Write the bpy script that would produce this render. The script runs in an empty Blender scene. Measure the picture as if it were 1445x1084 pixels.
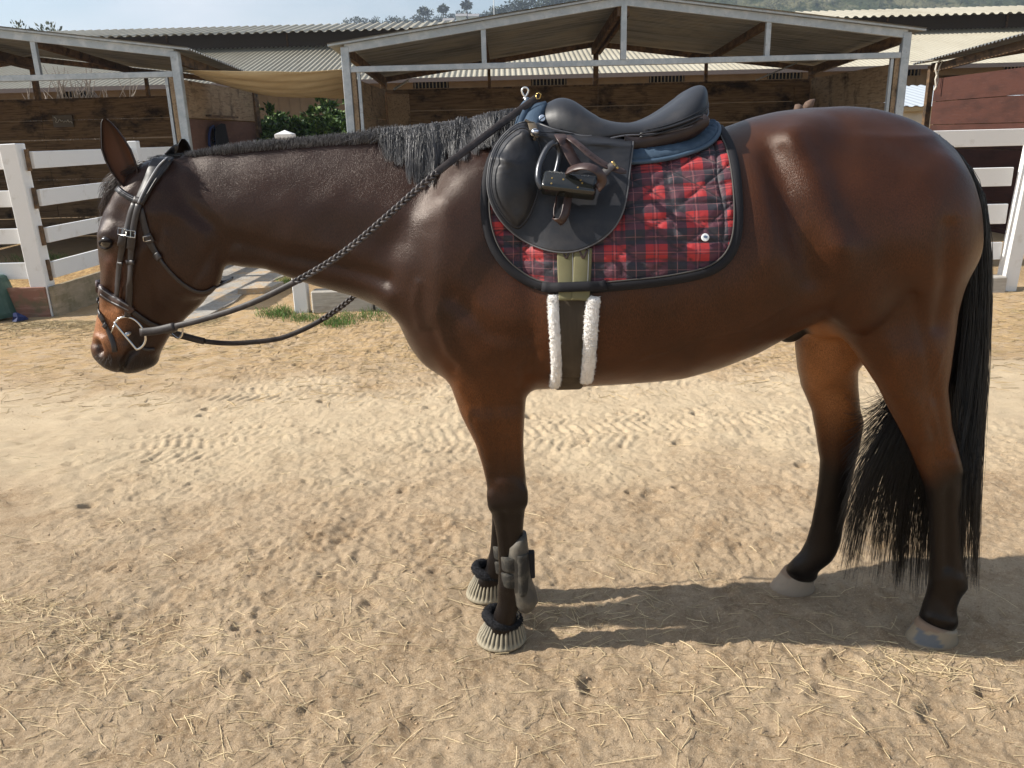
import bpy, bmesh, math, random, time
import numpy as np
from mathutils import Vector, Matrix
from mathutils.bvhtree import BVHTree
random.seed(7); rng = np.random.default_rng(7)
T0 = time.time()
S = bpy.context.scene
COL = S.collection
# ------------------------------------------------------------------ camera
F, CH, PITCH, ROLL = 1150.0, 1.52, math.radians(17), math.radians(1.5)
cf = np.array([0, math.cos(PITCH), -math.sin(PITCH)]); r0 = np.array([1., 0, 0]); u0 = np.cross(r0, cf)
cr = r0 * math.cos(ROLL) - u0 * math.sin(ROLL); cu = u0 * math.cos(ROLL) + r0 * math.sin(ROLL)
cd = bpy.data.cameras.new('camera'); cam = bpy.data.objects.new('camera', cd); COL.objects.link(cam)
cam.matrix_world = Matrix(((cr[0], cu[0], -cf[0], 0), (cr[1], cu[1], -cf[1], 0), (cr[2], cu[2], -cf[2], CH), (0, 0, 0, 1)))
cd.sensor_width = 36; cd.lens = 36 * F / 1445; cd.clip_start = 0.05; cd.clip_end = 9000
S.camera = cam
# ------------------------------------------------------------------ world, sun, exposure
SUN_EL, SUN_AZ = math.radians(37), math.radians(.6)
W = bpy.data.worlds.new('World'); S.world = W; W.use_nodes = True
wn = W.node_tree; wn.nodes.clear()
def N(nt, typ, **kw):
    n = nt.nodes.new(typ)
    for k, v in kw.items():
        if k.startswith('in_'):
            n.inputs[k[3:].replace('_', ' ')].default_value = v
        else: setattr(n, k, v)
    return n
sky = N(wn, 'ShaderNodeTexSky', sky_type='NISHITA', sun_disc=False, sun_elevation=SUN_EL, sun_rotation=math.radians(-90 - .6),
        air_density=1.2, dust_density=.8, ozone_density=1.2)
bg = N(wn, 'ShaderNodeBackground'); bg.inputs['Strength'].default_value = 0.075
tc = N(wn, 'ShaderNodeTexCoord'); mp = N(wn, 'ShaderNodeMapping'); mp.inputs['Scale'].default_value = (1, 1, 2.6)
cn = N(wn, 'ShaderNodeTexNoise'); cn.inputs['Scale'].default_value = 2.3; cn.inputs['Detail'].default_value = 9; cn.inputs['Roughness'].default_value = .55
cr_ = N(wn, 'ShaderNodeValToRGB'); cr_.color_ramp.elements[0].position = .46; cr_.color_ramp.elements[1].position = .68
cm = N(wn, 'ShaderNodeMix', data_type='RGBA'); cm.inputs['B'].default_value = (7.6, 7.7, 7.9, 1)
wo = N(wn, 'ShaderNodeOutputWorld')
L = wn.links.new
L(tc.outputs['Generated'], mp.inputs['Vector']); L(mp.outputs[0], cn.inputs['Vector']); L(cn.outputs['Fac'], cr_.inputs[0])
L(cr_.outputs[0], cm.inputs['Factor']); L(sky.outputs[0], cm.inputs['A']); L(cm.outputs['Result'], bg.inputs[0]); L(bg.outputs[0], wo.inputs[0])
sl = bpy.data.lights.new('sun', 'SUN'); sl.energy = 5.0; sl.angle = math.radians(.53); sl.color = (1.0, .945, .86)
so = bpy.data.objects.new('sun', sl); COL.objects.link(so)
SD = Vector((-math.cos(SUN_EL) * math.cos(SUN_AZ), -math.cos(SUN_EL) * math.sin(SUN_AZ), math.sin(SUN_EL)))
so.rotation_euler = SD.to_track_quat('Z', 'Y').to_euler(); so.location = (-20, -3, 20)
S.view_settings.view_transform = 'Standard'; S.view_settings.look = 'None'; S.view_settings.exposure = 0.80; S.view_settings.gamma = 1
S.view_settings.use_curve_mapping = False
S.render.engine = 'CYCLES'

# ------------------------------------------------------------------ layout helper: photograph point -> place in the world
def ray(px, py): return cf + cr * ((px - 722.5) / F) + cu * ((542 - py) / F)
def PY(px, py, Y):
    d = ray(px, py); t = Y / d[1]; return np.array([d[0] * t, Y, CH + d[2] * t])
def PZ(px, py, z=0.0):
    d = ray(px, py); t = (z - CH) / d[2]; return np.array([d[0] * t, d[1] * t, z])

# ------------------------------------------------------------------ object helpers
def tag(o, label=None, cat=None, group=None, kind=None):
    if label: o['label'] = label
    if cat: o['category'] = cat
    if group: o['group'] = group
    if kind: o['kind'] = kind
    return o
def thing(name, label, cat, loc=(0, 0, 0), group=None):
    o = bpy.data.objects.new(name, None); COL.objects.link(o); o.location = loc; o.empty_display_size = .1
    return tag(o, label, cat, group)
def mesh_obj(name, verts, faces, mat, parent=None, smooth=False, kind=None, label=None):
    me = bpy.data.meshes.new(name)
    if isinstance(verts, np.ndarray): verts = verts.tolist()
    if isinstance(faces, np.ndarray): faces = faces.tolist()
    me.from_pydata(verts, [], faces); me.update()
    if smooth: me.polygons.foreach_set('use_smooth', [True] * len(me.polygons))
    if mat: me.materials.append(mat)
    o = bpy.data.objects.new(name, me); COL.objects.link(o)
    if parent:
        o.parent = parent
        o.matrix_parent_inverse = Matrix.Translation(-wloc(parent))
    if kind: o['kind'] = kind
    if label: o['label'] = label
    return o
def wloc(o):
    v = Vector(o.location)
    if o.parent: v = v + wloc(o.parent) + o.matrix_parent_inverse.translation
    return v
class MB:
    def __init__(s): s.v = []; s.f = []
    def add(s, v, f):
        n = len(s.v); s.v += [tuple(map(float, p)) for p in v]; s.f += [tuple(i + n for i in q) for q in f]; return s
    def box(s, x0, x1, y0, y1, z0, z1, b=0.0):
        if b <= 0:
            v = [(x, y, z) for z in (z0, z1) for y in (y0, y1) for x in (x0, x1)]
            f = [(0, 2, 3, 1), (4, 5, 7, 6), (0, 1, 5, 4), (2, 6, 7, 3), (0, 4, 6, 2), (1, 3, 7, 5)]
            return s.add(v, f)
        bm = bmesh.new(); bmesh.ops.create_cube(bm, size=1)
        for p in bm.verts: p.co = Vector(((x0 + x1) / 2 + p.co.x * (x1 - x0), (y0 + y1) / 2 + p.co.y * (y1 - y0), (z0 + z1) / 2 + p.co.z * (z1 - z0)))
        bmesh.ops.bevel(bm, geom=bm.edges[:], offset=b, segments=1, affect='EDGES')
        bm.verts.index_update(); s.add([p.co for p in bm.verts], [[q.index for q in f.verts] for f in bm.faces]); bm.free(); return s
    def beam(s, a, b, w, h, up=(0, 0, 1), bev=0.0):
        a, b = Vector(a), Vector(b); d = (b - a); L_ = d.length; d.normalize(); up = Vector(up)
        sd = d.cross(up)
        if sd.length < 1e-4: sd = d.cross(Vector((0, 1, 0)))
        sd.normalize(); u = sd.cross(d).normalized()
        m = MB().box(-w / 2, w / 2, 0, L_, -h / 2, h / 2, bev)
        return s.add([a + sd * p[0] + d * p[1] + u * p[2] for p in m.v], m.f)
    def tube(s, pts, r, n=8, cap=True, flat=None, nrm=None):
        """flat: (half width, half thickness) strap section; nrm: list of outward normals for straps"""
        P = [Vector(p) for p in pts]; k = len(P); rr = r if hasattr(r, '__len__') else [r] * k
        v = []; pu = None
        for i in range(k):
            t = (P[min(i + 1, k - 1)] - P[max(i - 1, 0)]).normalized()
            if nrm is not None:
                u = Vector(nrm[i]); u = (u - t * u.dot(t)).normalized()
            else:
                if pu is None:
                    u = Vector((0, 0, 1)) if abs(t.z) < .9 else Vector((0, 1, 0))
                else: u = pu
                u = (u - t * u.dot(t)).normalized(); pu = u
            w = t.cross(u)
            if flat:
                fw = flat[0][i] if hasattr(flat[0], '__len__') else flat[0]; ft = flat[1]
                sec = [(-1, 0), (-.85, .9), (0, 1), (.85, .9), (1, 0), (.85, -.9), (0, -1), (-.85, -.9)]
                for a, b in sec: v.append(P[i] + w * fw * a + u * ft * b)
            else:
                for j in range(n):
                    a = 2 * math.pi * j / n; v.append(P[i] + (w * math.cos(a) + u * math.sin(a)) * rr[i])
        m = 8 if flat else n; f = []
        for i in range(k - 1):
            for j in range(m):
                a = i * m + j; b = i * m + (j + 1) % m; f.append((a, b, b + m, a + m))
        if cap: f.append(tuple(range(m))[::-1]); f.append(tuple((k - 1) * m + j for j in range(m)))
        return s.add(v, f)
    def build(s, name, mat, parent=None, smooth=False, kind=None, label=None):
        return mesh_obj(name, s.v, s.f, mat, parent, smooth, kind, label)
def rod(a, b, r, n=10): return MB().tube([a, b], r, n)
def src_loc(o): return wloc(o.parent)
def copy_tree(o, parent=None):
    c = o.copy(); COL.objects.link(c)
    if parent is not None:
        mi = Matrix.Translation(-src_loc(o)); c.parent = parent; c.matrix_parent_inverse = mi
    for ch in list(o.children): copy_tree(ch, c)
    return c

# ------------------------------------------------------------------ materials
def mat(name, color, rough=.7, spec=.4, metal=0., noise=None, bump=None, **kw):
    """noise: (scale, colour2, lo, hi, stretch) ; bump: (scale, strength, distance, stretch)"""
    m = bpy.data.materials.new(name); m.use_nodes = True; nt = m.node_tree; b = nt.nodes['Principled BSDF']
    b.inputs['Base Color'].default_value = (*color, 1); b.inputs['Roughness'].default_value = rough
    b.inputs['Specular IOR Level'].default_value = spec; b.inputs['Metallic'].default_value = metal
    for k, v in kw.items(): b.inputs[k.replace('_', ' ')].default_value = v
    tc = N(nt, 'ShaderNodeTexCoord')
    if noise:
        for nn in (noise if isinstance(noise, list) else [noise]):
            sc, c2, lo, hi, st = nn
            mp = N(nt, 'ShaderNodeMapping'); mp.inputs['Scale'].default_value = st
            t = N(nt, 'ShaderNodeTexNoise'); t.inputs['Scale'].default_value = sc; t.inputs['Detail'].default_value = 6; t.inputs['Roughness'].default_value = .62
            rp = N(nt, 'ShaderNodeMapRange'); rp.inputs['From Min'].default_value = lo; rp.inputs['From Max'].default_value = hi
            mx = N(nt, 'ShaderNodeMix', data_type='RGBA'); mx.inputs['B'].default_value = (*c2, 1)
            nt.links.new(tc.outputs['Object'], mp.inputs[0]); nt.links.new(mp.outputs[0], t.inputs['Vector']); nt.links.new(t.outputs['Fac'], rp.inputs[0])
            nt.links.new(rp.outputs[0], mx.inputs['Factor'])
            old = b.inputs['Base Color'].links
            if old: nt.links.new(old[0].from_socket, mx.inputs['A'])
            else: mx.inputs['A'].default_value = (*color, 1)
            nt.links.new(mx.outputs['Result'], b.inputs['Base Color'])
    if bump:
        prev = None
        for bb in (bump if isinstance(bump, list) else [bump]):
            sc, stg, dist, st = bb
            mp = N(nt, 'ShaderNodeMapping'); mp.inputs['Scale'].default_value = st
            t = N(nt, 'ShaderNodeTexNoise'); t.inputs['Scale'].default_value = sc; t.inputs['Detail'].default_value = 5; t.inputs['Roughness'].default_value = .6
            bp = N(nt, 'ShaderNodeBump'); bp.inputs['Strength'].default_value = stg; bp.inputs['Distance'].default_value = dist
            nt.links.new(tc.outputs['Object'], mp.inputs[0]); nt.links.new(mp.outputs[0], t.inputs['Vector']); nt.links.new(t.outputs['Fac'], bp.inputs['Height'])
            if prev: nt.links.new(prev.outputs[0], bp.inputs['Normal'])
            prev = bp
        nt.links.new(prev.outputs[0], b.inputs['Normal'])
    return m
I3 = (1, 1, 1)
YC = 2.32
def smooth1(a, k=3):
    a = np.asarray(a, float)
    for _ in range(k):
        b = a.copy(); b[1:-1] = (a[:-2] + 2 * a[1:-1] + a[2:]) / 4; a = b
    return a
def curve(ts, vs, n=300, k=60):
    o = np.argsort(ts); ts = np.array(ts, float)[o]; vs = np.array(vs, float)[o]
    T = np.linspace(ts[0], ts[-1], n); return T, smooth1(np.interp(T, ts, vs), k)
VX = .0066
G0 = np.array([-1.32, YC - .37, -.02]); G1 = np.array([1.46, YC + .37, 1.68])
GN = np.ceil((G1 - G0) / VX).astype(int)
GX = (G0[0] + VX * np.arange(GN[0])).astype(np.float32)[:, None, None]
GY = (G0[1] + VX * np.arange(GN[1])).astype(np.float32)[None, :, None]
GZ = (G0[2] + VX * np.arange(GN[2])).astype(np.float32)[None, None, :]
SDF = np.full(GN, .3, np.float32)
def blend(lo, hi, fn, k, sub=False):
    i0 = np.maximum(((np.array(lo) - G0) / VX).astype(int), 0); i1 = np.minimum(((np.array(hi) - G0) / VX).astype(int) + 2, GN)
    s = tuple(slice(a, b) for a, b in zip(i0, i1))
    d = fn(GX[s[0]], GY[:, s[1]], GZ[:, :, s[2]]).astype(np.float32)
    a = SDF[s]
    if sub:
        b = -d; h = np.clip(.5 - .5 * (b - a) / k, 0, 1) if False else np.clip(.5 + .5 * (b - a) / k, 0, 1)
        SDF[s] = a * (1 - h) + b * h + k * h * (1 - h)
    else:
        h = np.clip(.5 + .5 * (a - d) / k, 0, 1)
        SDF[s] = a * (1 - h) + d * h - k * h * (1 - h)
def loft(axis, T, c, h, yc, w, n=2.2, taper=None, k=.03, cut=False):
    """cross sections along x or z; c/h centre and half size in the side view, yc/w across the horse"""
    T = np.asarray(T); m = .12
    tlo, thi = T[0], T[-1]; cmin, cmax = (c - h).min(), (c + h).max(); ymn, ymx = (yc - w).min(), (yc + w).max()
    if axis == 'x': lo, hi = (tlo - m, ymn - m, cmin - m), (thi + m, ymx + m, cmax + m)
    else: lo, hi = (cmin - m, ymn - m, tlo - m), (cmax + m, ymx + m, thi + m)
    def fn(x, y, z):
        t, q = (x, z) if axis == 'x' else (z, x)
        tt = np.clip(t, tlo, thi)
        C = np.interp(tt, T, c); Hh = np.maximum(np.interp(tt, T, h), 1e-3); Y_ = np.interp(tt, T, yc); Wd = np.maximum(np.interp(tt, T, w), 1e-3)
        zn = (q - C) / Hh
        if taper is not None: Wd = Wd * (1 - np.interp(tt, T, taper) * np.clip(zn, -1, 1))
        yn = (y - Y_) / Wd
        r = (np.abs(zn) ** n + np.abs(yn) ** n + 1e-9) ** (1 / n)
        # first-order distance: (r-1)/|grad r|
        gz = np.abs(zn) ** (n - 1) / Hh; gy = np.abs(yn) ** (n - 1) / Wd
        g = np.sqrt(gz ** 2 + gy ** 2) / np.maximum(r, .25) ** (n - 1)
        d = (r - 1) / np.maximum(g, 1 / np.maximum(Hh, Wd))
        dt = np.abs(t - tt)
        d = np.where(dt > 0, np.sqrt(np.maximum(d, 0) ** 2 + dt ** 2), d)
        return d
    blend(lo, hi, fn, k)
def ell(c, r, k=.03, rot=0., sub=False):
    c = np.array(c, float); r = np.array(r, float); R = max(r) + .1; ca, sa = math.cos(rot), math.sin(rot)
    def fn(x, y, z):
        dx, dz = x - c[0], z - c[2]; a = (dx * ca + dz * sa) / r[0]; b = (-dx * sa + dz * ca) / r[2]; e = (y - c[1]) / r[1]
        q = np.sqrt(a * a + b * b + e * e); g = np.sqrt((a / r[0]) ** 2 + (b / r[2]) ** 2 + (e / r[1]) ** 2) / np.maximum(q, .05)
        return (q - 1) / np.maximum(g, 1 / r.max())
    blend(c - R, c + R, fn, k, sub)
def xprof(top, bot, wid, tap, n=2.2, k=.03, Y=YC, sm=50):
    xs = lambda L_: [PY(p, q, Y)[0] for p, q in L_]
    zs = lambda L_: [PY(p, q, Y)[2] for p, q in L_]
    T, zt = curve(xs(top), zs(top), k=sm); Tb, zb = curve(xs(bot), zs(bot), k=sm)
    lo = min(T[0], Tb[0]); hi = max(T[-1], Tb[-1]); U = np.linspace(lo, hi, 400)
    zt = np.interp(U, T, zt); zb = np.interp(U, Tb, zb)
    wx = [PY(p, 300, Y)[0] for p, _ in wid]; tx = [PY(p, 300, Y)[0] for p, _ in tap]
    w = smooth1(np.interp(U, wx, [q for _, q in wid]), 40); tp = smooth1(np.interp(U, tx, [q for _, q in tap]), 40)
    loft('x', U, (zt + zb) / 2, np.maximum((zt - zb) / 2, .004), np.full_like(U, Y), w, n, tp, k)
# trunk
xprof([(553, 405), (560, 360), (580, 310), (610, 255), (650, 208), (690, 182), (735, 173), (770, 175), (820, 186), (880, 193), (950, 192), (1000, 186), (1030, 177), (1060, 167),
       (1100, 157), (1140, 152), (1190, 150), (1230, 153), (1270, 163), (1305, 180), (1335, 203), (1352, 232), (1366, 270), (1374, 320)],
      [(553, 420), (560, 445), (575, 480), (600, 512), (640, 534), (700, 542), (760, 541), (830, 536), (900, 532), (950, 527), (1000, 514), (1050, 493), (1100, 466), (1150, 440), (1200, 430),
       (1260, 425), (1320, 400), (1360, 365), (1374, 335)],
      [(553, .03), (562, .11), (580, .155), (620, .20), (680, .225), (740, .245), (800, .27), (880, .29), (960, .298), (1040, .288), (1110, .268), (1180, .262), (1250, .25), (1310, .215), (1350, .15), (1374, .05)],
      [(553, .1), (640, .32), (740, .42), (800, .34), (880, .18), (1000, .14), (1100, .20), (1200, .28), (1374, .3)], n=2.15, sm=12)
# neck
xprof([(222, 232), (240, 223), (270, 218), (300, 214), (350, 208), (400, 203), (450, 199), (500, 196), (550, 191), (600, 186), (650, 178), (700, 175), (735, 173)],
      [(222, 290), (260, 340), (300, 368), (335, 374), (380, 378), (420, 393), (460, 405), (500, 416), (540, 432), (600, 445), (735, 420)],
      [(222, .05), (260, .07), (300, .078), (350, .083), (400, .09), (450, .098), (500, .108), (550, .125), (600, .15), (650, .165), (735, .17)],
      [(222, .2), (300, .42), (450, .45), (600, .45), (735, .55)], k=.05, sm=12)
# head: rows (py, left x, right x, half width)
def zprof(rows, yc, n=2.2, k=.03, taper=None, Yf=None, sm=20, cut=False):
    zz, cc, hh, ww, yy = [], [], [], [], []
    for i, r in enumerate(rows):
        Y = yc[i] if hasattr(yc, '__len__') else yc
        a = PY(r[1], r[0], Y); b = PY(r[2], r[0], Y)
        zz.append((a[2] + b[2]) / 2); cc.append((a[0] + b[0]) / 2); hh.append((b[0] - a[0]) / 2); ww.append(r[3]); yy.append(Y)
    Z, C = curve(zz, cc, k=sm); _, Hh = curve(zz, hh, k=sm); _, Ww = curve(zz, ww, k=sm); _, Yy = curve(zz, yy, k=sm)
    tp = None
    if taper is not None: tp = np.full_like(Z, taper)
    loft('z', Z, C, Hh, Yy, Ww, n, tp, k)
zprof([(228, 208, 262, .05), (245, 186, 285, .075), (268, 166, 300, .092), (295, 152, 312, .10), (325, 143, 317, .103), (350, 143, 315, .098), (375, 146, 311, .09), (405, 145, 303, .078),
       (430, 142, 285, .065), (450, 138, 262, .056), (470, 134, 243, .052), (488, 130, 232, .055), (500, 133, 225, .054), (510, 142, 222, .05), (518, 153, 215, .042), (524, 168, 198, .025)],
      YC, n=2.3, k=.035, taper=.12, sm=10)
for sgn in (-1, 1):
    c = PY(262, 365, YC + .055 * sgn); ell((c[0], YC + .052 * sgn, c[2]), (.095, .045, .115), .03, rot=.4)          # cheek
    c = PY(150, 333, YC + .085 * sgn); ell((c[0] + .03, YC + .078 * sgn, c[2]), (.052, .030, .034), .02)             # brow
    c = PY(139, 490, YC + .04 * sgn); ell((c[0] + .03, YC + .033 * sgn, c[2] + .005), (.028, .022, .034), .02)       # nostril wing
c = PY(203, 508, YC); ell(c, (.038, .038, .024), .012)                                                               # chin / lower lip
# near and far front legs
YN, YF = 2.19, 2.455
def foreleg(rows, Ys, hy):
    zprof(rows, Ys, n=2.15, k=.028, sm=8)
NEARF = [(400, 600, 740, .06), (450, 605, 752, .085), (500, 620, 760, .095), (535, 634, 756, .088), (560, 642, 742, .078), (583, 650, 740, .07), (625, 672, 739, .055), (652, 680, 740, .046), (680, 686, 742, .044),
         (700, 689, 743, .045), (720, 693, 741, .042), (745, 699, 739, .030), (765, 702, 738, .025), (800, 704, 736, .024), (822, 703, 739, .031), (835, 702, 739, .033), (850, 703, 735, .029), (870, 695, 728, .028), (885, 692, 726, .03), (900, 690, 724, .03)]
foreleg(NEARF, [2.205] * 5 + [YN] * (len(NEARF) - 5), 0)
# far front leg: slightly further back in the scene, standing a little to the left
FARF = []
for r in NEARF[:11]:
    a = PY(r[1], r[0], YN); b = PY(r[2], r[0], YN); FARF.append((a, b, r[3]))
zz = [(a[2]) for a, b, w in FARF]
T_, C_ = curve([a[2] for a, b, w in FARF] , [(a[0] + b[0]) / 2 - .015 for a, b, w in FARF], k=8); _, H_ = curve(zz, [(b[0] - a[0]) / 2 for a, b, w in FARF], k=8); _, W_ = curve(zz, [w for a, b, w in FARF], k=8)
loft('z', T_, C_, H_, np.full_like(T_, 2.44), W_, 2.15, None, .03)
zprof([(672, 690, 735, .042), (700, 693, 729, .03), (740, 694, 727, .024), (775, 692, 722, .024), (790, 688, 722, .03), (803, 685, 718, .03), (815, 675, 708, .028), (830, 672, 704, .03), (842, 672, 702, .03)], YF, k=.02, sm=8)
# hind legs
NEARH = [(200, 1130, 1310, .06), (250, 1120, 1342, .10), (300, 1130, 1358, .125), (350, 1140, 1362, .13), (400, 1150, 1356, .125), (440, 1160, 1347, .112), (490, 1204, 1340, .092), (545, 1240, 1334, .07), (600, 1268, 1340, .056),
         (640, 1288, 1350, .048), (665, 1298, 1355, .046), (690, 1307, 1354, .042), (720, 1311, 1352, .032), (770, 1313, 1355, .027), (805, 1312, 1361, .030), (822, 1312, 1364, .033), (840, 1308, 1356, .03), (858, 1302, 1347, .036), (874, 1297, 1350, .046), (884, 1300, 1346, .038), (894, 1306, 1336, .022)]
zprof(NEARH, [2.235] * 6 + [2.205, 2.19] + [2.18] * 13, n=2.2, k=.04, sm=8)
FARH = [(440, 1140, 1300, .10), (485, 1124, 1235, .095), (520, 1127, 1208, .08), (545, 1132, 1209, .065), (580, 1147, 1213, .052), (595, 1150, 1218, .047), (620, 1153, 1214, .045), (650, 1158, 1207, .04), (680, 1156, 1201, .032), (710, 1151, 1196, .028),
        (740, 1145, 1190, .026), (765, 1138, 1186, .028), (780, 1130, 1180, .032), (792, 1118, 1172, .032), (803, 1109, 1154, .042), (812, 1111, 1152, .044), (822, 1116, 1142, .026)]
zprof(FARH, [2.40, 2.41, 2.43] + [2.45] * 11 + [2.46, 2.475, 2.49], n=2.2, k=.03, sm=8)
# upper part of the far thigh mirrors the near one
T_, C_ = curve([PY(r[1], r[0], 2.235)[2] for r in NEARH[:6]], [(PY(r[1], r[0], 2.235)[0] + PY(r[2], r[0], 2.235)[0]) / 2 - .02 for r in NEARH[:6]], k=8)
_, H_ = curve([PY(r[1], r[0], 2.235)[2] for r in NEARH[:6]], [(PY(r[2], r[0], 2.235)[0] - PY(r[1], r[0], 2.235)[0]) / 2 for r in NEARH[:6]], k=8)
_, W_ = curve([PY(r[1], r[0], 2.235)[2] for r in NEARH[:6]], [r[3] for r in NEARH[:6]], k=8)
loft('z', T_, C_, H_, np.full_like(T_, 2.40), W_, 2.2, None, .04)
for sgn in (-1, 1):   # muscle masses
    c = PY(575, 400, YC); ell((c[0] + .01, YC + .095 * sgn, c[2]), (.06, .06, .085), .07)              # point of shoulder
    c = PY(665, 330, YC); ell((c[0] + .02, YC + .125 * sgn, c[2]), (.10, .06, .19), .09, rot=-.35)    # shoulder blade
    c = PY(715, 440, YC); ell((c[0], YC + .165 * sgn, c[2]), (.11, .06, .10), .05)              # triceps
    c = PY(1112, 200, YC); ell((c[0], YC + .105 * sgn, c[2] - .01), (.06, .06, .05), .07)            # point of hip
    c = PY(1272, 310, YC); ell((c[0], YC + .15 * sgn, c[2]), (.10, .07, .16), .08)               # hamstring
    c = PY(1180, 400, YC); ell((c[0], YC + .19 * sgn, c[2]), (.075, .055, .10), .05, rot=-.3)      # stifle
c = PY(1165, 455, YC); ell((c[0], YC, c[2] + .03), (.10, .085, .07), .05)
c = PY(1118, 466, YC); ell((c[0], YC - .0, c[2]), (.045, .035, .032), .015, rot=.5)    # sheath

def surface_nets(D):
    nx, ny, nz = D.shape; ins = D < 0
    c = [ins[dx:nx - 1 + dx, dy:ny - 1 + dy, dz:nz - 1 + dz] for dx in (0, 1) for dy in (0, 1) for dz in (0, 1)]
    s = sum(a.astype(np.int8) for a in c); act = (s > 0) & (s < 8)
    I = np.argwhere(act); idx = np.full(act.shape, -1, np.int32); idx[act] = np.arange(len(I))
    corner = np.array([(dx, dy, dz) for dx in (0, 1) for dy in (0, 1) for dz in (0, 1)])
    V = np.stack([D[I[:, 0] + a, I[:, 1] + b, I[:, 2] + e] for a, b, e in corner], 1)
    acc = np.zeros((len(I), 3)); cnt = np.zeros(len(I))
    for a in range(8):
        for b in range(a + 1, 8):
            if np.abs(corner[a] - corner[b]).sum() != 1: continue
            m = (V[:, a] < 0) != (V[:, b] < 0); t = V[m, a] / (V[m, a] - V[m, b])
            acc[m] += corner[a] + t[:, None] * (corner[b] - corner[a]); cnt[m] += 1
    P = G0 + VX * (I + acc / cnt[:, None])
    F_ = []
    for ax in range(3):
        sl0 = [slice(1, -1)] * 3; sl0[ax] = slice(0, -1); sl1 = [slice(1, -1)] * 3; sl1[ax] = slice(1, None)
        A, B = ins[tuple(sl0)], ins[tuple(sl1)]; ch = A != B; E_ = np.argwhere(ch); sg = A[ch]
        E_ = E_ + 1; E_[:, ax] -= 1
        o1, o2 = [(1, 2), (2, 0), (0, 1)][ax]
        u = np.zeros(3, int); u[o1] = 1; v = np.zeros(3, int); v[o2] = 1
        q = np.stack([idx[tuple((E_ - u - v).T)], idx[tuple((E_ - v).T)], idx[tuple(E_.T)], idx[tuple((E_ - u).T)]], 1)
        q[~sg] = q[~sg][:, ::-1]; F_.append(q)
    return P, np.concatenate(F_)
def relax(P, F_, it, lam=.5, mask=None):
    e = np.concatenate([F_[:, [0, 1]], F_[:, [1, 2]], F_[:, [2, 3]], F_[:, [3, 0]]]); e = np.concatenate([e, e[:, ::-1]])
    cnt = np.bincount(e[:, 0], minlength=len(P))[:, None]
    for k in range(it):
        l = lam if k % 2 == 0 else -lam * 1.04
        A = np.stack([np.bincount(e[:, 0], P[e[:, 1], j], len(P)) for j in range(3)], 1) / np.maximum(cnt, 1)
        P = P + l * (A - P)
    return P
def vnormals(P, F_):
    n = np.cross(P[F_[:, 2]] - P[F_[:, 0]], P[F_[:, 3]] - P[F_[:, 1]]); v = np.zeros_like(P)
    for j in range(4):
        for a in range(3): v[:, a] += np.bincount(F_[:, j], n[:, a], len(P))
    return v / np.maximum(np.linalg.norm(v, axis=1, keepdims=True), 1e-9)
HP, HF = surface_nets(SDF)
HP = relax(HP, HF, 18)
# sculpted relief, given where it shows on the flank (photo point), size, direction, height
def pxX(P):   # side-view photo coordinates of world points at their own depth
    d = P - np.array([0, 0, CH]); z = d @ cf; return 722.5 + F * (d @ cr) / z, 542 - F * (d @ cu) / z
HN = vnormals(HP, HF)
# strokes are applied alike to both sides: points mirrored onto the near side
MP = HP.copy(); MP[:, 1] = YC - np.abs(HP[:, 1] - YC); SX, SY = pxX(MP)
def stroke(pts, rad, amp):
    """polyline groove/ridge in flank coordinates; Gaussian profile"""
    global HP
    best = np.full(len(HP), 1e9)
    for (x0, y0), (x1, y1) in zip(pts[:-1], pts[1:]):
        dx, dy = x1 - x0, y1 - y0; L2 = dx * dx + dy * dy + 1e-9
        t = np.clip(((SX - x0) * dx + (SY - y0) * dy) / L2, 0, 1); best = np.minimum(best, (SX - x0 - t * dx) ** 2 + (SY - y0 - t * dy) ** 2)
    g = np.exp(-best / (2 * rad * rad)) * amp * np.clip(-HN[:, 1] * np.sign(HP[:, 1] - YC) * -1 * 1.6, 0, 1)
    HP = HP + HN * g[:, None]
upper = SY < 700
stroke([(700, 180), (650, 240), (600, 310), (572, 370)], 18, .007)         # front edge of the shoulder blade
stroke([(668, 180), (612, 250), (578, 300), (556, 350), (548, 400)], 15, -.008)         # groove before it
stroke([(628, 290), (620, 370), (612, 440)], 14, .007)
stroke([(600, 330), (590, 380), (598, 440)], 14, -.004)
stroke([(640, 420), (690, 470), (740, 480)], 10, -.007)
stroke([(735, 300), (745, 380), (752, 450), (745, 520)], 14, -.009)        # behind the shoulder
stroke([(650, 545), (672, 600), (690, 650)], 6, .006)
stroke([(690, 560), (700, 620), (702, 670)], 6, -.005)
stroke([(345, 372), (400, 382), (460, 395), (520, 405), (548, 420)], 9, .006)   # windpipe
stroke([(330, 340), (400, 360), (470, 372), (540, 395)], 8, -.009)         # jugular groove
stroke([(300, 290), (380, 300), (470, 290), (560, 300)], 20, .006)
stroke([(300, 240), (400, 250), (520, 250)], 22, .004)
stroke([(240, 245), (262, 290), (300, 320), (318, 350)], 9, -.010)         # behind the jaw
stroke([(228, 300), (260, 305), (290, 330), (300, 370), (288, 405)], 9, .005)
stroke([(1112, 197), (1095, 190)], 16, .005)                               # point of hip
stroke([(1088, 222), (1102, 262), (1122, 320), (1150, 392)], 15, -.017)    # flank hollow edge
stroke([(1118, 200), (1140, 235), (1160, 285), (1182, 345)], 17, .015); stroke([(1060, 260), (1072, 330), (1090, 400)], 20, .006); stroke([(1150, 205), (1190, 240), (1215, 300)], 22, -.005); stroke([(1190, 350), (1205, 400), (1215, 440)], 16, .006); stroke([(1240, 330), (1262, 400), (1285, 470)], 18, -.005)
stroke([(1070, 230), (1085, 300), (1095, 360)], 18, .005)
stroke([(1230, 200), (1290, 240), (1330, 300)], 20, .004)
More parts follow.
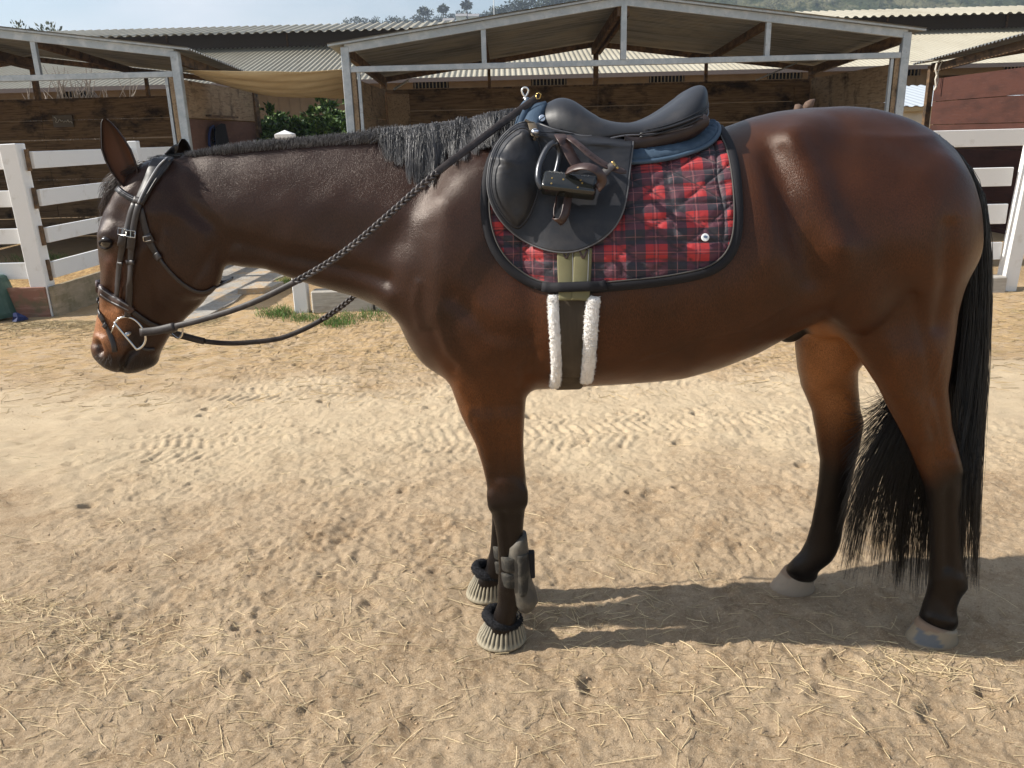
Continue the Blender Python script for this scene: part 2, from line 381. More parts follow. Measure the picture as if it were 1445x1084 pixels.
stroke([(1340, 320), (1335, 400), (1325, 460)], 8, -.009)
stroke([(1290, 420), (1310, 500), (1318, 560)], 7, -.006)
stroke([(1250, 480), (1280, 560), (1305, 620)], 9, .005)
stroke([(1322, 560), (1335, 620), (1345, 655)], 5, .005)
stroke([(1313, 600), (1325, 650)], 5, -.006)
stroke([(1180, 190), (1250, 200), (1300, 225)], 12, -.003)
stroke([(690, 700), (694, 712)], 7, .006); stroke([(738, 690), (740, 712)], 5, .006); stroke([(700, 728), (734, 728)], 5, -.003); stroke([(712, 830), (734, 832)], 6, .004); stroke([(1312, 815), (1355, 820)], 7, .003); stroke([(1160, 640), (1200, 640)], 8, .003)                      # knee
stroke([(712, 725), (720, 800)], 3.5, -.004)
stroke([(1332, 700), (1334, 800)], 4, -.004)
stroke([(1168, 655), (1172, 750)], 4, -.004)
stroke([(205, 350), (190, 385), (178, 415), (172, 440)], 5, .007); stroke([(222, 330), (213, 380), (222, 425), (248, 448)], 6, -.004); stroke([(240, 462), (270, 440), (296, 415), (306, 385)], 6, .004); stroke([(153, 372), (148, 400), (144, 430)], 4, .003)             # facial crest
stroke([(168, 365), (158, 395), (155, 430)], 7, -.005)
stroke([(160, 352), (150, 360), (143, 355)], 4, -.003)
stroke([(141, 496), (137, 485)], 3.6, -.022)
stroke([(148, 498), (143, 480), (137, 476)], 3, .006)                               # nostril
stroke([(150, 478), (160, 490), (157, 500)], 4, .004)
stroke([(171, 526), (174, 512), (180, 500), (190, 493)], 3.0, -.018)
stroke([(205, 500), (215, 497)], 5, .005)
stroke([(150, 505), (160, 512)], 6, .003)
stroke([(183, 470), (176, 480)], 4, -.004)           # mouth
stroke([(205, 255), (190, 275)], 8, -.006)
stroke([(170, 300), (165, 325)], 8, -.006)
stroke([(215, 300), (230, 330), (235, 370)], 6, .003)
def fstroke(pts, rad, amp):   # same, for the far hind leg given by its own place in the picture
    q = [PY(a, b_, 2.45) for a, b_ in pts]; X2, Y2 = pxX(np.array([[p[0], 2 * YC - 2.45, p[2]] for p in q])); stroke(list(zip(X2, Y2)), rad, amp)
for f_ in (stroke,):
    f_([(1342, 640), (1350, 664)], 6, .009); f_([(1322, 560), (1332, 610), (1338, 645)], 5, -.010); f_([(1300, 625), (1306, 660)], 7, .006); f_([(1338, 690), (1340, 800)], 3.6, -.006); f_([(1320, 690), (1322, 800)], 6, .003); f_([(1352, 818), (1358, 830)], 6, .007); f_([(1318, 822), (1330, 820)], 8, .004); f_([(1328, 845), (1335, 855)], 6, -.004); f_([(1300, 868), (1345, 880)], 4, .004); f_([(1290, 560), (1310, 620)], 7, .005)
    f_([(692, 700), (694, 716)], 6, .006); f_([(741, 694), (742, 706)], 5, .007); f_([(705, 712), (730, 712)], 9, .004); f_([(700, 675), (736, 672)], 5, -.004); f_([(720, 620), (722, 665)], 5, -.005); f_([(735, 560), (737, 640)], 6, .004); f_([(715, 845), (722, 850)], 5, -.003)
for f_ in (fstroke,):
    f_([(1214, 585), (1216, 600)], 5, .008); f_([(1198, 540), (1205, 590)], 5, -.008); f_([(1166, 600), (1168, 640)], 6, .006); f_([(1184, 660), (1178, 750)], 3.6, -.006); f_([(1176, 785), (1172, 795)], 6, .006); f_([(1140, 790), (1150, 800)], 6, -.003)
for ln_, r_, a_ in (([(235, 330), (250, 360), (262, 395), (255, 430)], 2.2, .002), ([(190, 372), (205, 392), (215, 425), (212, 455)], 2, .0018), ([(175, 350), (182, 372), (176, 398)], 2, -.0018), ([(160, 372), (167, 395), (163, 420)], 2.5, .0022),
                  ([(270, 400), (285, 380), (300, 350)], 4, -.004), ([(1180, 470), (1190, 520), (1186, 570), (1175, 620)], 2, .002), ([(1330, 500), (1318, 540), (1310, 580)], 2, .002), ([(1000, 480), (1060, 460), (1110, 430)], 3, .0025), ([(905, 505), (960, 488), (1010, 470)], 2.5, .002),
                  ([(680, 560), (690, 600), (694, 640)], 2, .002), ([(755, 500), (742, 520), (738, 545)], 6, -.006), ([(610, 470), (622, 500), (640, 520)], 5, -.005), ([(590, 400), (585, 430), (592, 460)], 5, .004)):
    stroke(ln_, r_, a_)
# short undulations of skin over muscle
lowf = lambda s, a: a * np.sin(HP[:, 0] * s + 1.3) * np.sin(HP[:, 2] * s * 1.1 + .4) * np.sin((HP[:, 1]) * s * .9)
HP = HP + HN * (lowf(23, .0012) + lowf(51, .0006))[:, None]
HP = relax(HP, HF, 4)
HN = vnormals(HP, HF)
print('horse mesh', len(HP), len(HF), round(time.time() - T0, 1))
horse = thing('horse', 'bay horse with black legs and clipped mane standing saddled in side view', 'horse', (.2, YC, 0))
# coat colours: bay body, black points, tan muzzle and groins
def sst(a, b, x): t = np.clip((x - a) / (b - a), 0, 1); return t * t * (3 - 2 * t)
MP = HP.copy(); MP[:, 1] = YC - np.abs(HP[:, 1] - YC); SX, SY = pxX(MP); FX, FY = pxX(HP)
X_, Z_ = HP[:, 0], HP[:, 2]
nz = .5 + .25 * np.sin(X_ * 17 + np.sin(Z_ * 13) * 2) + .25 * np.sin(Z_ * 21 + np.sin(X_ * 11) * 2 + 1)
c_dark = np.array([.025, .0106, .0064]); c_bay = np.array([.043, .0138, .0048]); c_red = np.array([.078, .0255, .0068]); c_tan = np.array([.30, .125, .045]); c_blk = np.array([.0045, .0038, .0040]); c_top = np.array([.026, .015, .013])
mix = lambda A, B, t: A * (1 - t[:, None]) + B * t[:, None]
C = np.repeat(c_dark[None], len(HP), 0)
body = sst(690, 900, SX) ; C = mix(C, np.repeat(c_bay[None], len(HP), 0), body * .85)
C = mix(C, c_bay[None], sst(330, 430, SY) * sst(590, 700, SX))
C = mix(C, c_red[None], sst(1.02, .82, Z_) * sst(560, 640, SX) * .8)
C = mix(C, c_red[None], sst(1250, 1380, SX) * sst(230, 330, SY) * .55)
C = mix(C, c_top[None], sst(.10, .02, np.abs(HP[:, 1] - YC)) * sst(1.35, 1.45, Z_) * .8)
C = mix(C, c_tan[None], (sst(.16, .05, np.abs(HP[:, 1] - YC)) * sst(1060, 1140, SX) * sst(1.1, .95, Z_) * sst(.55, .7, Z_)) * .75)
# legs: black from the knee / hock down
zk = np.where(X_ < .5, .62 + .05 * nz, .56 + .12 * sst(1.15, 1.3, X_) + .04 * nz)
C = mix(C, c_blk[None], sst(zk + .04, zk - .15, Z_))
C = mix(C, c_blk[None], sst(30, 20, np.hypot((SX - 1113) * .8, SY - 474)) * (np.abs(HP[:, 1] - YC) < .12) * (Z_ < .98))
# head
hd = X_ < -.86
mz = sst(.0, .035, .92 + .11 - Z_) * hd
tan = np.exp(-((FX - 150) / 26) ** 2 - ((FY - 462) / 34) ** 2) * hd
C = mix(C, np.array([.29, .125, .055])[None], np.clip(tan * 1.25, 0, .92))
C = mix(C, c_blk[None] * 1.7, sst(488, 508, FY - (FX - 130) * .05) * hd * .9)
C = mix(C, c_blk[None] * 1.5, np.exp(-((FX - 190) / 22) ** 2 - ((FY - 480) / 22) ** 2) * hd * .85)
C = mix(C, np.array([.12, .05, .03])[None], np.exp(-((FX - 160) / 14) ** 2 - ((FY - 372) / 24) ** 2) * hd * .5)
C = mix(C, c_blk[None], np.exp(-((FX - 139) / 4.5) ** 2 - ((FY - 490) / 8) ** 2) * hd)
C = mix(C, c_blk[None], np.exp(-((FX - 175 - (523 - FY) * .35) / 2.0) ** 2) * (FY > 494) * (FX < 200) * hd * .9)
C = mix(C, c_blk[None] * 1.6, np.exp(-((FX - 148) / 12) ** 2 - ((FY - 345) / 12) ** 2) * hd * .8)
def add_color(ob, C):
    a = ob.data.color_attributes.new('coat', 'FLOAT_COLOR', 'POINT'); a.data.foreach_set('color', np.concatenate([C, np.ones((len(C), 1))], 1).astype(np.float32).ravel())
m_coat = bpy.data.materials.new('coat'); m_coat.use_nodes = True; nt = m_coat.node_tree; b = nt.nodes['Principled BSDF']
at = N(nt, 'ShaderNodeAttribute', attribute_name='coat'); tcn = N(nt, 'ShaderNodeTexCoord')
mpn = N(nt, 'ShaderNodeMapping'); mpn.inputs['Scale'].default_value = (120, 150, 30); mpn.inputs['Rotation'].default_value = (0, .9, 0)
hn = N(nt, 'ShaderNodeTexNoise'); hn.inputs['Scale'].default_value = 5; hn.inputs['Detail'].default_value = 4
nl = N(nt, 'ShaderNodeTexNoise'); nl.inputs['Scale'].default_value = 9; nl.inputs['Detail'].default_value = 5
mr = N(nt, 'ShaderNodeMapRange'); mr.inputs['From Min'].default_value = .32; mr.inputs['From Max'].default_value = .68; mr.inputs['To Min'].default_value = .55; mr.inputs['To Max'].default_value = 1.6
ml = N(nt, 'ShaderNodeMapRange'); ml.inputs['From Min'].default_value = .3; ml.inputs['From Max'].default_value = .7; ml.inputs['To Min'].default_value = .8; ml.inputs['To Max'].default_value = 1.2
mu = N(nt, 'ShaderNodeVectorMath', operation='SCALE'); mu2 = N(nt, 'ShaderNodeVectorMath', operation='SCALE')
bp = N(nt, 'ShaderNodeBump'); bp.inputs['Strength'].default_value = .75; bp.inputs['Distance'].default_value = .0014
bp2 = N(nt, 'ShaderNodeBump'); bp2.inputs['Strength'].default_value = .25; bp2.inputs['Distance'].default_value = .006
L = nt.links.new
L(tcn.outputs['Object'], mpn.inputs[0]); L(mpn.outputs[0], hn.inputs['Vector']); L(tcn.outputs['Object'], nl.inputs['Vector'])
L(hn.outputs['Fac'], mr.inputs[0]); L(nl.outputs['Fac'], ml.inputs[0]); L(at.outputs['Color'], mu.inputs[0]); L(mr.outputs[0], mu.inputs['Scale']); L(mu.outputs[0], mu2.inputs[0]); L(ml.outputs[0], mu2.inputs['Scale'])
L(mu2.outputs[0], b.inputs['Base Color']); L(nl.outputs['Fac'], bp2.inputs['Height']); L(hn.outputs['Fac'], bp.inputs['Height']); L(bp2.outputs[0], bp.inputs['Normal']); L(bp.outputs[0], b.inputs['Normal'])
b.inputs['Roughness'].default_value = .31; b.inputs['Specular IOR Level'].default_value = .31; b.inputs['Specular Tint'].default_value = (1, .88, .8, 1)
b.inputs['Sheen Weight'].default_value = .0; b.inputs['Sheen Roughness'].default_value = .4; b.inputs['Sheen Tint'].default_value = (.75, .7, .72, 1)
hbody = mesh_obj('body', HP, HF, m_coat, horse, smooth=True); add_color(hbody, C)
BV = BVHTree.FromPolygons([Vector(p) for p in HP.tolist()], HF.tolist(), all_triangles=False)
CAMP = Vector((0, 0, CH))
def surf(px, py, off=.004, ymin=None):
    """point on the horse's near side seen at this place of the photograph, lifted by off; returns point, normal"""
    d = Vector(ray(px, py)).normalized(); h = BV.ray_cast(CAMP, d)
    if h[0] is None:
        q = CAMP + d * ((YC - .02) / d.y); n_ = BV.find_nearest(q); p, n = n_[0], n_[1]
        return p + n * off, n
    n = h[1]
    return h[0] + n * off, n
def lift(x, y, p, n, off):
    d = Vector(ray(x, y)).normalized(); k = max(-n.dot(d), .42); return p - d * (off / k)
def mirror(v): return Vector((v[0], 2 * YC - v[1], v[2]))
# ------------------------------------------------------------------ horse: hooves, ears, eyes, hair
def rings(rg, n=24, cap=True, mod=None):
    """rg: list of (centre, rx, ry, tilt) rings; tilt lifts the -X side"""
    m = MB(); v = []
    for i, (c, rx, ry, tl) in enumerate(rg):
        for j in range(n):
            a = 2 * math.pi * j / n; k = 1 + (mod(i, a) if mod else 0)
            x = math.cos(a) * rx * k; y = math.sin(a) * ry * k
            v.append((c[0] + x, c[1] + y, c[2] - tl * x / max(rx, 1e-6)))
    f = []
    for i in range(len(rg) - 1):
        for j in range(n):
            a, b = i * n + j, i * n + (j + 1) % n; f.append((a, b, b + n, a + n))
    if cap: f.append(tuple(range(n))[::-1]); f.append(tuple((len(rg) - 1) * n + j for j in range(n)))
    return m.add(v, f)
def rowrings(rows, Y, n=20, mod=None):
    out = []
    for r in rows:
        a, b = PY(r[1], r[0], Y), PY(r[2], r[0], Y); out.append((((a[0] + b[0]) / 2, Y, (a[2] + b[2]) / 2), (b[0] - a[0]) / 2, r[3], r[4] if len(r) > 4 else 0))
    return rings(out, n, mod=mod)
def attr_mat(name, rough, spec, **kw):
    m = mat(name, (.1, .1, .1), rough, spec, **kw); nt = m.node_tree; a = N(nt, 'ShaderNodeAttribute', attribute_name='coat'); nt.links.new(a.outputs['Color'], nt.nodes['Principled BSDF'].inputs['Base Color']); return m
m_hoof = attr_mat('hoof_horn', .55, .35, bump=[(60, .4, .003, (.3, .3, 4)), (200, .3, .001, I3)]); m_hoof2 = attr_mat('hoof_horn_patched', .5, .35, bump=[(60, .4, .003, (.3, .3, 4)), (200, .3, .001, I3)])
def hoof(px0, px1, Y, mt, lab):
    """px0: (x left, x right, y) of the ground ring; px1: coronet left, right, y, tilt"""
    c0 = PZ((px0[0] + px0[1]) / 2, px0[2]); Yh = c0[1]
    a, b = PY(px0[0], px0[2], Yh), PY(px0[1], px0[2], Yh); rx = (b[0] - a[0]) / 2; cx = (a[0] + b[0]) / 2
    e, g = PY(px1[0], px1[2], Yh), PY(px1[1], px1[2], Yh); rt = (g[0] - e[0]) / 2; ct = (g[0] + e[0]) / 2; zt = e[2]
    rg = []
    for t in (0, .06, .12, .2, .3, .4, .5, .6, .7, .8, .9, 1.0, 1.06):
        k = min(t, 1); w = 1 + .015 * math.sin(t * 9)
        rg.append(((cx + (ct - cx) * k, Yh, -.004 + zt * t), (rx + (rt - rx) * k) * (w if t < 1.02 else .9), (.060 - .017 * k) * (1 if t < 1.02 else .9), px1[3] * k))
    o = rings(rg, 40).build('hoof', mt, horse, smooth=True, label=lab)
    A = np.array([tuple(v.co) for v in o.data.vertices]); C = []
    for p in A:
        u = (p[0] - cx) / rx; q = math.sin(p[0] * 90) * .07 + math.sin(p[2] * 90 + p[0] * 60) * .08; horn = np.array([.27, .215, .145]) if mt is m_hoof2 else np.array([.30, .235, .17]); gr_ = np.array([.125, .132, .14])
        k = 1.0 if (mt is m_hoof2 and -.80 + q < u < -.12 + q * 1.5 and .006 < p[2] < zt * (.80 + q)) else 0.; hz_ = np.array([.22, .15, .10]) if p[2] > zt * .9 else horn; C.append(gr_ * k + hz_ * (1 - k))
    add_color(o, np.array(C)); return o
hoof((1277, 1349, 901), (1294, 1349, 879), None, m_hoof2, 'pale hoof with a blue-grey patch at the toe') if False else None
hoof((1277, 1350, 901), (1295, 1350, 880, .018), None, m_hoof2, 'near hind hoof, sandy horn with a blue-grey patch')
hoof((1086, 1149, 829), (1108, 1148, 807, .020), None, m_hoof, 'far hind hoof of pale pinkish horn')
def hair(paths, r, mt, name, parent, tip=.35, label=None, shades=None):
    """paths: array (n, k, 3) of strand points, one joined mesh of thin three-sided strands"""
    P = np.asarray(paths, float); n, k, _ = P.shape
    T = np.zeros_like(P); T[:, 1:-1] = P[:, 2:] - P[:, :-2]; T[:, 0] = P[:, 1] - P[:, 0]; T[:, -1] = P[:, -1] - P[:, -2]
    T /= np.maximum(np.linalg.norm(T, axis=2, keepdims=True), 1e-9)
    ref = rng.normal(size=(n, 1, 3)); A = np.cross(T, np.broadcast_to(ref, T.shape)); A /= np.maximum(np.linalg.norm(A, axis=2, keepdims=True), 1e-9); B = np.cross(T, A)
    rr = (np.asarray(r) * np.ones(n))[:, None, None] * np.interp(np.linspace(0, 1, k), [0, .6, 1], [1, .85, tip])[None, :, None]
    V = np.stack([P + rr * (A * math.cos(a) + B * math.sin(a)) for a in (0, 2.094, 4.189)], 2)      # n,k,3sides,3
    V = V.reshape(-1, 3); base = (np.arange(n)[:, None, None] * k * 3 + np.arange(k - 1)[None, :, None] * 3)
    j = np.arange(3)[None, None, :]; a = base + j; b = base + (j + 1) % 3
    Fq = np.stack([a, b, b + 3, a + 3], -1).reshape(-1, 4)
    o = mesh_obj(name, V, Fq, mt, parent, smooth=True, label=label)
    if shades is not None:
        c = np.repeat(np.asarray(shades, float)[:, None, :], k * 3, 1).reshape(-1, 3); add_color(o, c)
    return o
def attr_mat(name, rough, spec, **kw):
    m = mat(name, (.1, .1, .1), rough, spec, **kw); nt = m.node_tree; a = N(nt, 'ShaderNodeAttribute', attribute_name='coat'); nt.links.new(a.outputs['Color'], nt.nodes['Principled BSDF'].inputs['Base Color']); return m
m_mane = attr_mat('mane_hair', .42, .6); m_tail = attr_mat('tail_hair', .38, .55)
def crest(px):   # top of the neck/back on the middle line
    x = PY(px, 200, YC)[0]; h = BV.ray_cast(Vector((x, YC, 3)), Vector((0, 0, -1))); return h[0]
# clipped part of the mane
ps, sh = [], []
for i in range(7600):
    px = 262 + 300 * (i / 7600) ** .93 + rng.normal() * 2; c = crest(px); g = min(1, max(0, (px - 262) / 60)); g2 = min(1, max(0, (px - 470) / 80))
    y0 = rng.uniform(-.034, .014) * (.5 + .25 * g + .25 * g2); h = BV.ray_cast(Vector((c.x, YC + y0, 3)), Vector((0, 0, -1))); b = h[0] if h[0] else c
    ln = (.011 + .010 * g + .012 * g2) * rng.uniform(.6, 1.2) * (1 - 8 * max(0, -y0 - .008)); lean = rng.normal() * .22 + .35 * (.4 + .6 * g)
    d = np.array([lean, y0 * 7 - .25 + rng.normal() * .2, 1]); d /= np.linalg.norm(d)
    t = np.linspace(0, 1, 4)[:, None]; bb = np.array(b) - d * .006
    ps.append(bb + d * t * (ln + .006) + np.array([.0, -.35, -.25]) * (t ** 2) * ln * .6); s = rng.uniform(.07, .30) if rng.random() < .75 else rng.uniform(.012, .05); sh.append((s, s * .99, s * 1.04))  # most strands coloured grey: sky sheen on dark hair painted in
hair(ps, .00052, m_mane, 'clipped_mane', horse, shades=sh)
# long part of the mane, falling to the near side
env = lambda x: np.interp(x, [540, 548, 556, 566, 576, 586, 592, 600, 612, 622, 640, 660, 690, 720, 748], [200, 236, 240, 222, 246, 262, 256, 262, 248, 243, 240, 228, 208, 190, 172])
ps, sh = [], []
locks = [(rng.uniform(538, 748), rng.normal() * 6, rng.uniform(.45, 1.08), rng.uniform(2.2, 6.5), rng.uniform(0, .010), rng.uniform(.65, 1.3), rng.uniform(.004, .018)) for _ in range(80)]
for i in range(8600):
    L_ = locks[rng.integers(len(locks))]; sp_ = rng.normal(); px = L_[0] + sp_ * L_[3] * 1.25
    if px < 534 or px > 754: continue
    c = crest(px); b = np.array(c) + [0, rng.uniform(-.03, .022), -.004]
    yb = pxX(np.array([c]))[1][0]; tipx = L_[0] + L_[1] + 4 + sp_ * L_[3] * .55 + rng.normal() * 1.0; yt = yb + (env(L_[0]) - yb) * L_[2] * (rng.uniform(.86, 1.03) if rng.random() < .7 else rng.uniform(.4, .9))
    up = L_[6] * rng.uniform(.7, 1.2); pts = [b, b + [rng.normal() * .004, -.008, up * .8]]
    cv = rng.normal() * .6 + L_[1] * .25
    for t in (.06, .18, .34, .52, .7, .86, 1.0):
        x_ = px + (tipx - px) * t ** .9 + cv * math.sin(math.pi * t) + rng.normal() * .22; y_ = yb + 2 + (yt - yb - 2) * t
        q, nn = surf(x_, y_, .004 + L_[4] * (1 - .5 * t) + .012 * (1 - t) ** 2 + rng.uniform(0, .005)); q = np.array(q); q[2] += up * max(0, .45 - t); pts.append(q)
    pts = np.array(pts)
    if rng.random() < .06:
        tt_ = np.linspace(0, 1, 9)[:, None]; pts = b + tt_ * np.array([rng.normal() * .05, -.02, .05 * rng.uniform(.5, 1)]) + tt_ ** 2 * np.array([rng.normal() * .03, -.03, -.045])
    ps.append(pts); s = rng.uniform(.018, .115) * L_[5] * (2.0 if rng.random() < .14 else 1); sh.append((s, s * .98, s * 1.02))  # grey tones put the sunlit sheen of the locks into their colour
hair(ps, .00062, m_mane, 'long_mane', horse, tip=.35, shades=sh)
# hair at the poll and the forelock
ps, sh = [], []
for i in range(420):
    if i < 150:
        px, py = rng.uniform(222, 262), 0; c = np.array(crest(px)) + [0, rng.uniform(-.03, .03), -.004]
        d = np.array([rng.normal() * .35 - .5, rng.normal() * .3 - .1, .8 * rng.uniform(.4, 1)]); t = np.linspace(0, 1, 5)[:, None]
        ps.append(c + d * t * .026 + np.array([-.5, -.3, -.6]) * t ** 2 * .022); s = rng.uniform(.006, .02); sh.append((s, s, s))
    else:
        a = PY(rng.normal(198, 7), rng.normal(240, 5), YC - rng.uniform(.0, .05)); e = PY(rng.uniform(137, 160), rng.uniform(270, 322), YC - rng.uniform(-.02, .05))
        m_ = (a + e) / 2 + [-.035 * rng.uniform(.6, 1.2), -.015, .03]; t = np.linspace(0, 1, 7)[:, None]
        q = (1 - t) ** 2 * a + 2 * t * (1 - t) * m_ + t ** 2 * e + rng.normal(size=(7, 3)) * .0012; ps.append(q[:5] if False else q); s = rng.uniform(.5, 1.3); sh.append((.03 * s, .014 * s, .009 * s))
m5 = [p for p in ps if len(p) == 5]; m7 = [p for p in ps if len(p) == 7]
hair(m5, .0008, m_mane, 'poll_hair', horse, shades=sh[:len(m5)]); hair(m7, .0006, m_mane, 'forelock', horse, shades=sh[len(m5):])
# tail
def bez(P, t): 
    n = len(P) - 1
    if np.ndim(t) == 0: t = float(t); return sum((Vector(P[i]) * (math.comb(n, i) * (1 - t) ** (n - i) * t ** i) for i in range(n + 1)), Vector((0, 0, 0)))
    return sum(math.comb(n, i) * (1 - t) ** (n - i) * t ** i * P[i] for i in range(n + 1))
ps, sh = [], []; tt = np.linspace(0, 1, 18)[:, None]
tl = []
for i in range(64):
    tl.append((rng.random(), rng.uniform(0, 1), rng.normal()))
for i in range(5600):
    L_ = tl[rng.integers(len(tl))]; s0 = rng.uniform(0, 1) ** .7
    bx, by = np.interp(s0, [0, .25, .5, .75, 1], [1318, 1342, 1362, 1378, 1386]), np.interp(s0, [0, .25, .5, .75, 1], [187, 206, 232, 268, 330])
    Y0 = YC + rng.uniform(-.028, .028); jit = rng.normal() * 1.6
    bulge = 1414 + 9 * rng.uniform(-3.0, .6)
    if L_[0] < .40:    # falls straight behind the near hind leg
        ex = np.interp(L_[1], [0, 1], [1338, 1378]) + jit * 1.4; ey = rng.uniform(620, 835) if L_[1] > .35 else rng.uniform(540, 800)
        ye = YC - rng.uniform(.02, .16); P = [(bx, by, Y0), (bulge - 26, 245, Y0), (bulge + 4, 420, Y0 - .02), (1383 - (1378 - ex) * 1.15, 560, (Y0 + ye) / 2), (ex + 2, 690, ye), (ex, ey, ye)]
    else:              # swings forward between the hind legs
        u = L_[1] ** .8; ex = np.interp(u, [0, .5, 1], [1322, 1268, 1186]) + jit * (1.2 + 2.6 * rng.random()); ey = np.interp(u, [0, .5, 1], [790, 800, 775]) + rng.normal() * 12 + L_[2] * 22 + 8 - 230 * rng.random() ** 1.7
        ye = YC + .02 + rng.uniform(-.04, .05)
        mx = np.interp(u, [0, 1], [1368, 1330]); P = [(bx, by, Y0), (bulge - 24, 245, Y0), (bulge + 4 - 8 * u, 400, Y0), (mx, 505 - 20 * u, Y0 + .02), (np.interp(u, [0, 1], [1325, 1222]) + jit, 610, ye), (ex, ey, ye)]
    W_ = [PY(a, b, y) for a, b, y in P]
    q = bez(W_, tt); k_ = 1.6 * np.array([math.sin(6 * t + L_[2] * 7) for t in tt[:, 0]])[:, None] * tt * np.array([.003, .002, 0]); q = q + k_ + np.cumsum(rng.normal(size=(18, 3)) * .0011, 0)
    ps.append(q); s = rng.uniform(.004, .012) * (1.8 if rng.random() < .12 else 1); sh.append((s * 1.15, s, s * .95))
hair(ps, .00085, m_tail, 'tail', horse, tip=.35, shades=sh)
ps = []
for i in range(46):
    q, n_ = surf(rng.uniform(136, 215), rng.uniform(498, 520), 0); q = np.array(q); n_ = np.array(n_); d = n_ * .5 + np.array([rng.normal() * .4 - .1, -.1, -.9]); d /= np.linalg.norm(d); l = rng.uniform(.008, .028); tq = np.linspace(0, 1, 4)[:, None]; ps.append(q + d * tq * l + np.array([-.4, 0, -.2]) * tq ** 2 * l * .4)
hair(ps, .00035, m_mane, 'whiskers', horse, shades=[(.03, .025, .02)] * len(ps))['kind'] = 'stuff'
# ears
def leaf_ear(axis, Y, depth, name='ear', label=None, shade=1.):
    """axis rows: (py, left x, right x); cupped leaf, hollow side toward the camera and the left"""
    nseg = 12; V = []; C = []; rows = axis
    for r in rows:
        a, b = PY(r[1], r[0], Y), PY(r[2], r[0], Y)
        for side in (0, 1):           # inner then outer skin
            for j in range(nseg + 1):
                t = j / nseg; th = math.pi * t; dd = depth * math.sin(th) * (r[3] if len(r) > 3 else 1)
                off = .0 if side == 0 else .006
                x = a[0] + (b[0] - a[0]) * (.5 - .5 * math.cos(th)) * 1.0; y = Y + dd + off * math.sin(th) - .012 * (1 - t) * (r[3] if len(r) > 3 else 1)
                xx = x + (-.003 if t < .5 else .003) * side * abs(math.cos(th)); V.append((xx, y, a[2] + (b[2] - a[2]) * t))
                rim = max(0, 1 - min(t, 1 - t) / .16)
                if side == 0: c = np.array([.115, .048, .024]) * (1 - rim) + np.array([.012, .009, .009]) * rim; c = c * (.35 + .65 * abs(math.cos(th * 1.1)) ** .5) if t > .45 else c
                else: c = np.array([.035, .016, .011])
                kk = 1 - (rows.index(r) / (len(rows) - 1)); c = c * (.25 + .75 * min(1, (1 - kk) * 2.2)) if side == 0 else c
                C.append(c)
    n = nseg + 1; Fq = []; st = 2 * n
    for i in range(len(rows) - 1):
        for j in range(nseg):
            a = i * st + j; Fq.append((a, a + 1, a + 1 + st, a + st)); b = i * st + n + j; Fq.append((b, b + st, b + st + 1, b + 1))
        for j in (0, nseg):
            a = i * st + j; b = i * st + n + j; Fq.append((a, b, b + st, a + st))
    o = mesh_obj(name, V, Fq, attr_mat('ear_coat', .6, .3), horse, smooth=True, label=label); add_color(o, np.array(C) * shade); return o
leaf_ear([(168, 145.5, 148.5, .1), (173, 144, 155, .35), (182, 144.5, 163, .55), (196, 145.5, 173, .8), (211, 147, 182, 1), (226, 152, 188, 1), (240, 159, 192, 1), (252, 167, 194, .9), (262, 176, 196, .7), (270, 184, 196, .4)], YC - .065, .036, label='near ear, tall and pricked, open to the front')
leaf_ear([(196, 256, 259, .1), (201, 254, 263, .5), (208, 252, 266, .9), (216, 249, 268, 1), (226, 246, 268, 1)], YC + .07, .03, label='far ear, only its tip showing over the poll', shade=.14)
# eye
m_eye = mat('eye_dark', (.012, .008, .006), .06, .8)
ep, en = surf(150, 343, 0)
bm = bmesh.new(); bmesh.ops.create_uvsphere(bm, u_segments=20, v_segments=12, radius=.0175)
def bm_obj(bm, name, mt, parent, loc, smooth=True, label=None):
    V = [tuple(v.co + Vector(loc)) for v in bm.verts]; bm.verts.index_update(); Fc = [[v.index for v in f.verts] for f in bm.faces]; bm.free(); return mesh_obj(name, V, Fc, mt, parent, smooth, label=label)
bm_obj(bm, 'eye', m_eye, horse, ep - en * .0065)
bm = bmesh.new(); bmesh.ops.create_uvsphere(bm, u_segments=20, v_segments=12, radius=.0175); bm_obj(bm, 'eye', m_eye, horse, mirror(ep - en * .009))
m_lid = mat('eyelid', (.008, .005, .005), .8, .2)
lid = MB()
for sg, (dx, dy, r_) in ((1, (8.5, -4.5, .0050)), (-1, (8.5, 5.5, .0032))):
    pts = []; 
    for j in range(9):
        a = math.pi * (j / 8); x_, y_ = 150.5 - dx * math.cos(a), 343 + dy * math.sin(a); q, nn = surf(x_, y_, .0025 + .0045 * math.sin(a)); pts.append(q)
    lid.tube(pts, [r_ * (.5 + .5 * math.sin(math.pi * j / 8)) for j in range(9)], 8)
lid.build('eyelid', m_lid, horse, smooth=True)

# ------------------------------------------------------------------ tack materials
m_leather = mat('black_leather', (.013, .014, .018), .48, .42, bump=[(160, .12, .0008, I3), (9, .25, .006, I3)], noise=(14, (.035, .032, .032), .5, .75, I3))
m_leather2 = mat('brown_leather', (.035, .018, .015), .42, .5, bump=(140, .12, .0008, I3), noise=(20, (.075, .040, .032), .45, .7, I3))
m_strap = mat('bridle_leather', (.018, .013, .013), .45, .55, bump=(120, .1, .0006, I3), noise=(30, (.05, .04, .038), .5, .8, I3))
m_edge = mat('piping_grey', (.20, .20, .21), .5, .4)
m_steel = mat('steel_bit', (.62, .61, .58), .22, .5, 1.0)
m_silver = mat('silver_badge', (.55, .62, .75), .25, .5, .6)
m_brass = mat('brass_stud', (.6, .42, .16), .3, .5, 1.0)
m_blk = mat('black_webbing', (.010, .010, .013), .75, .3, bump=(200, .4, .001, I3))
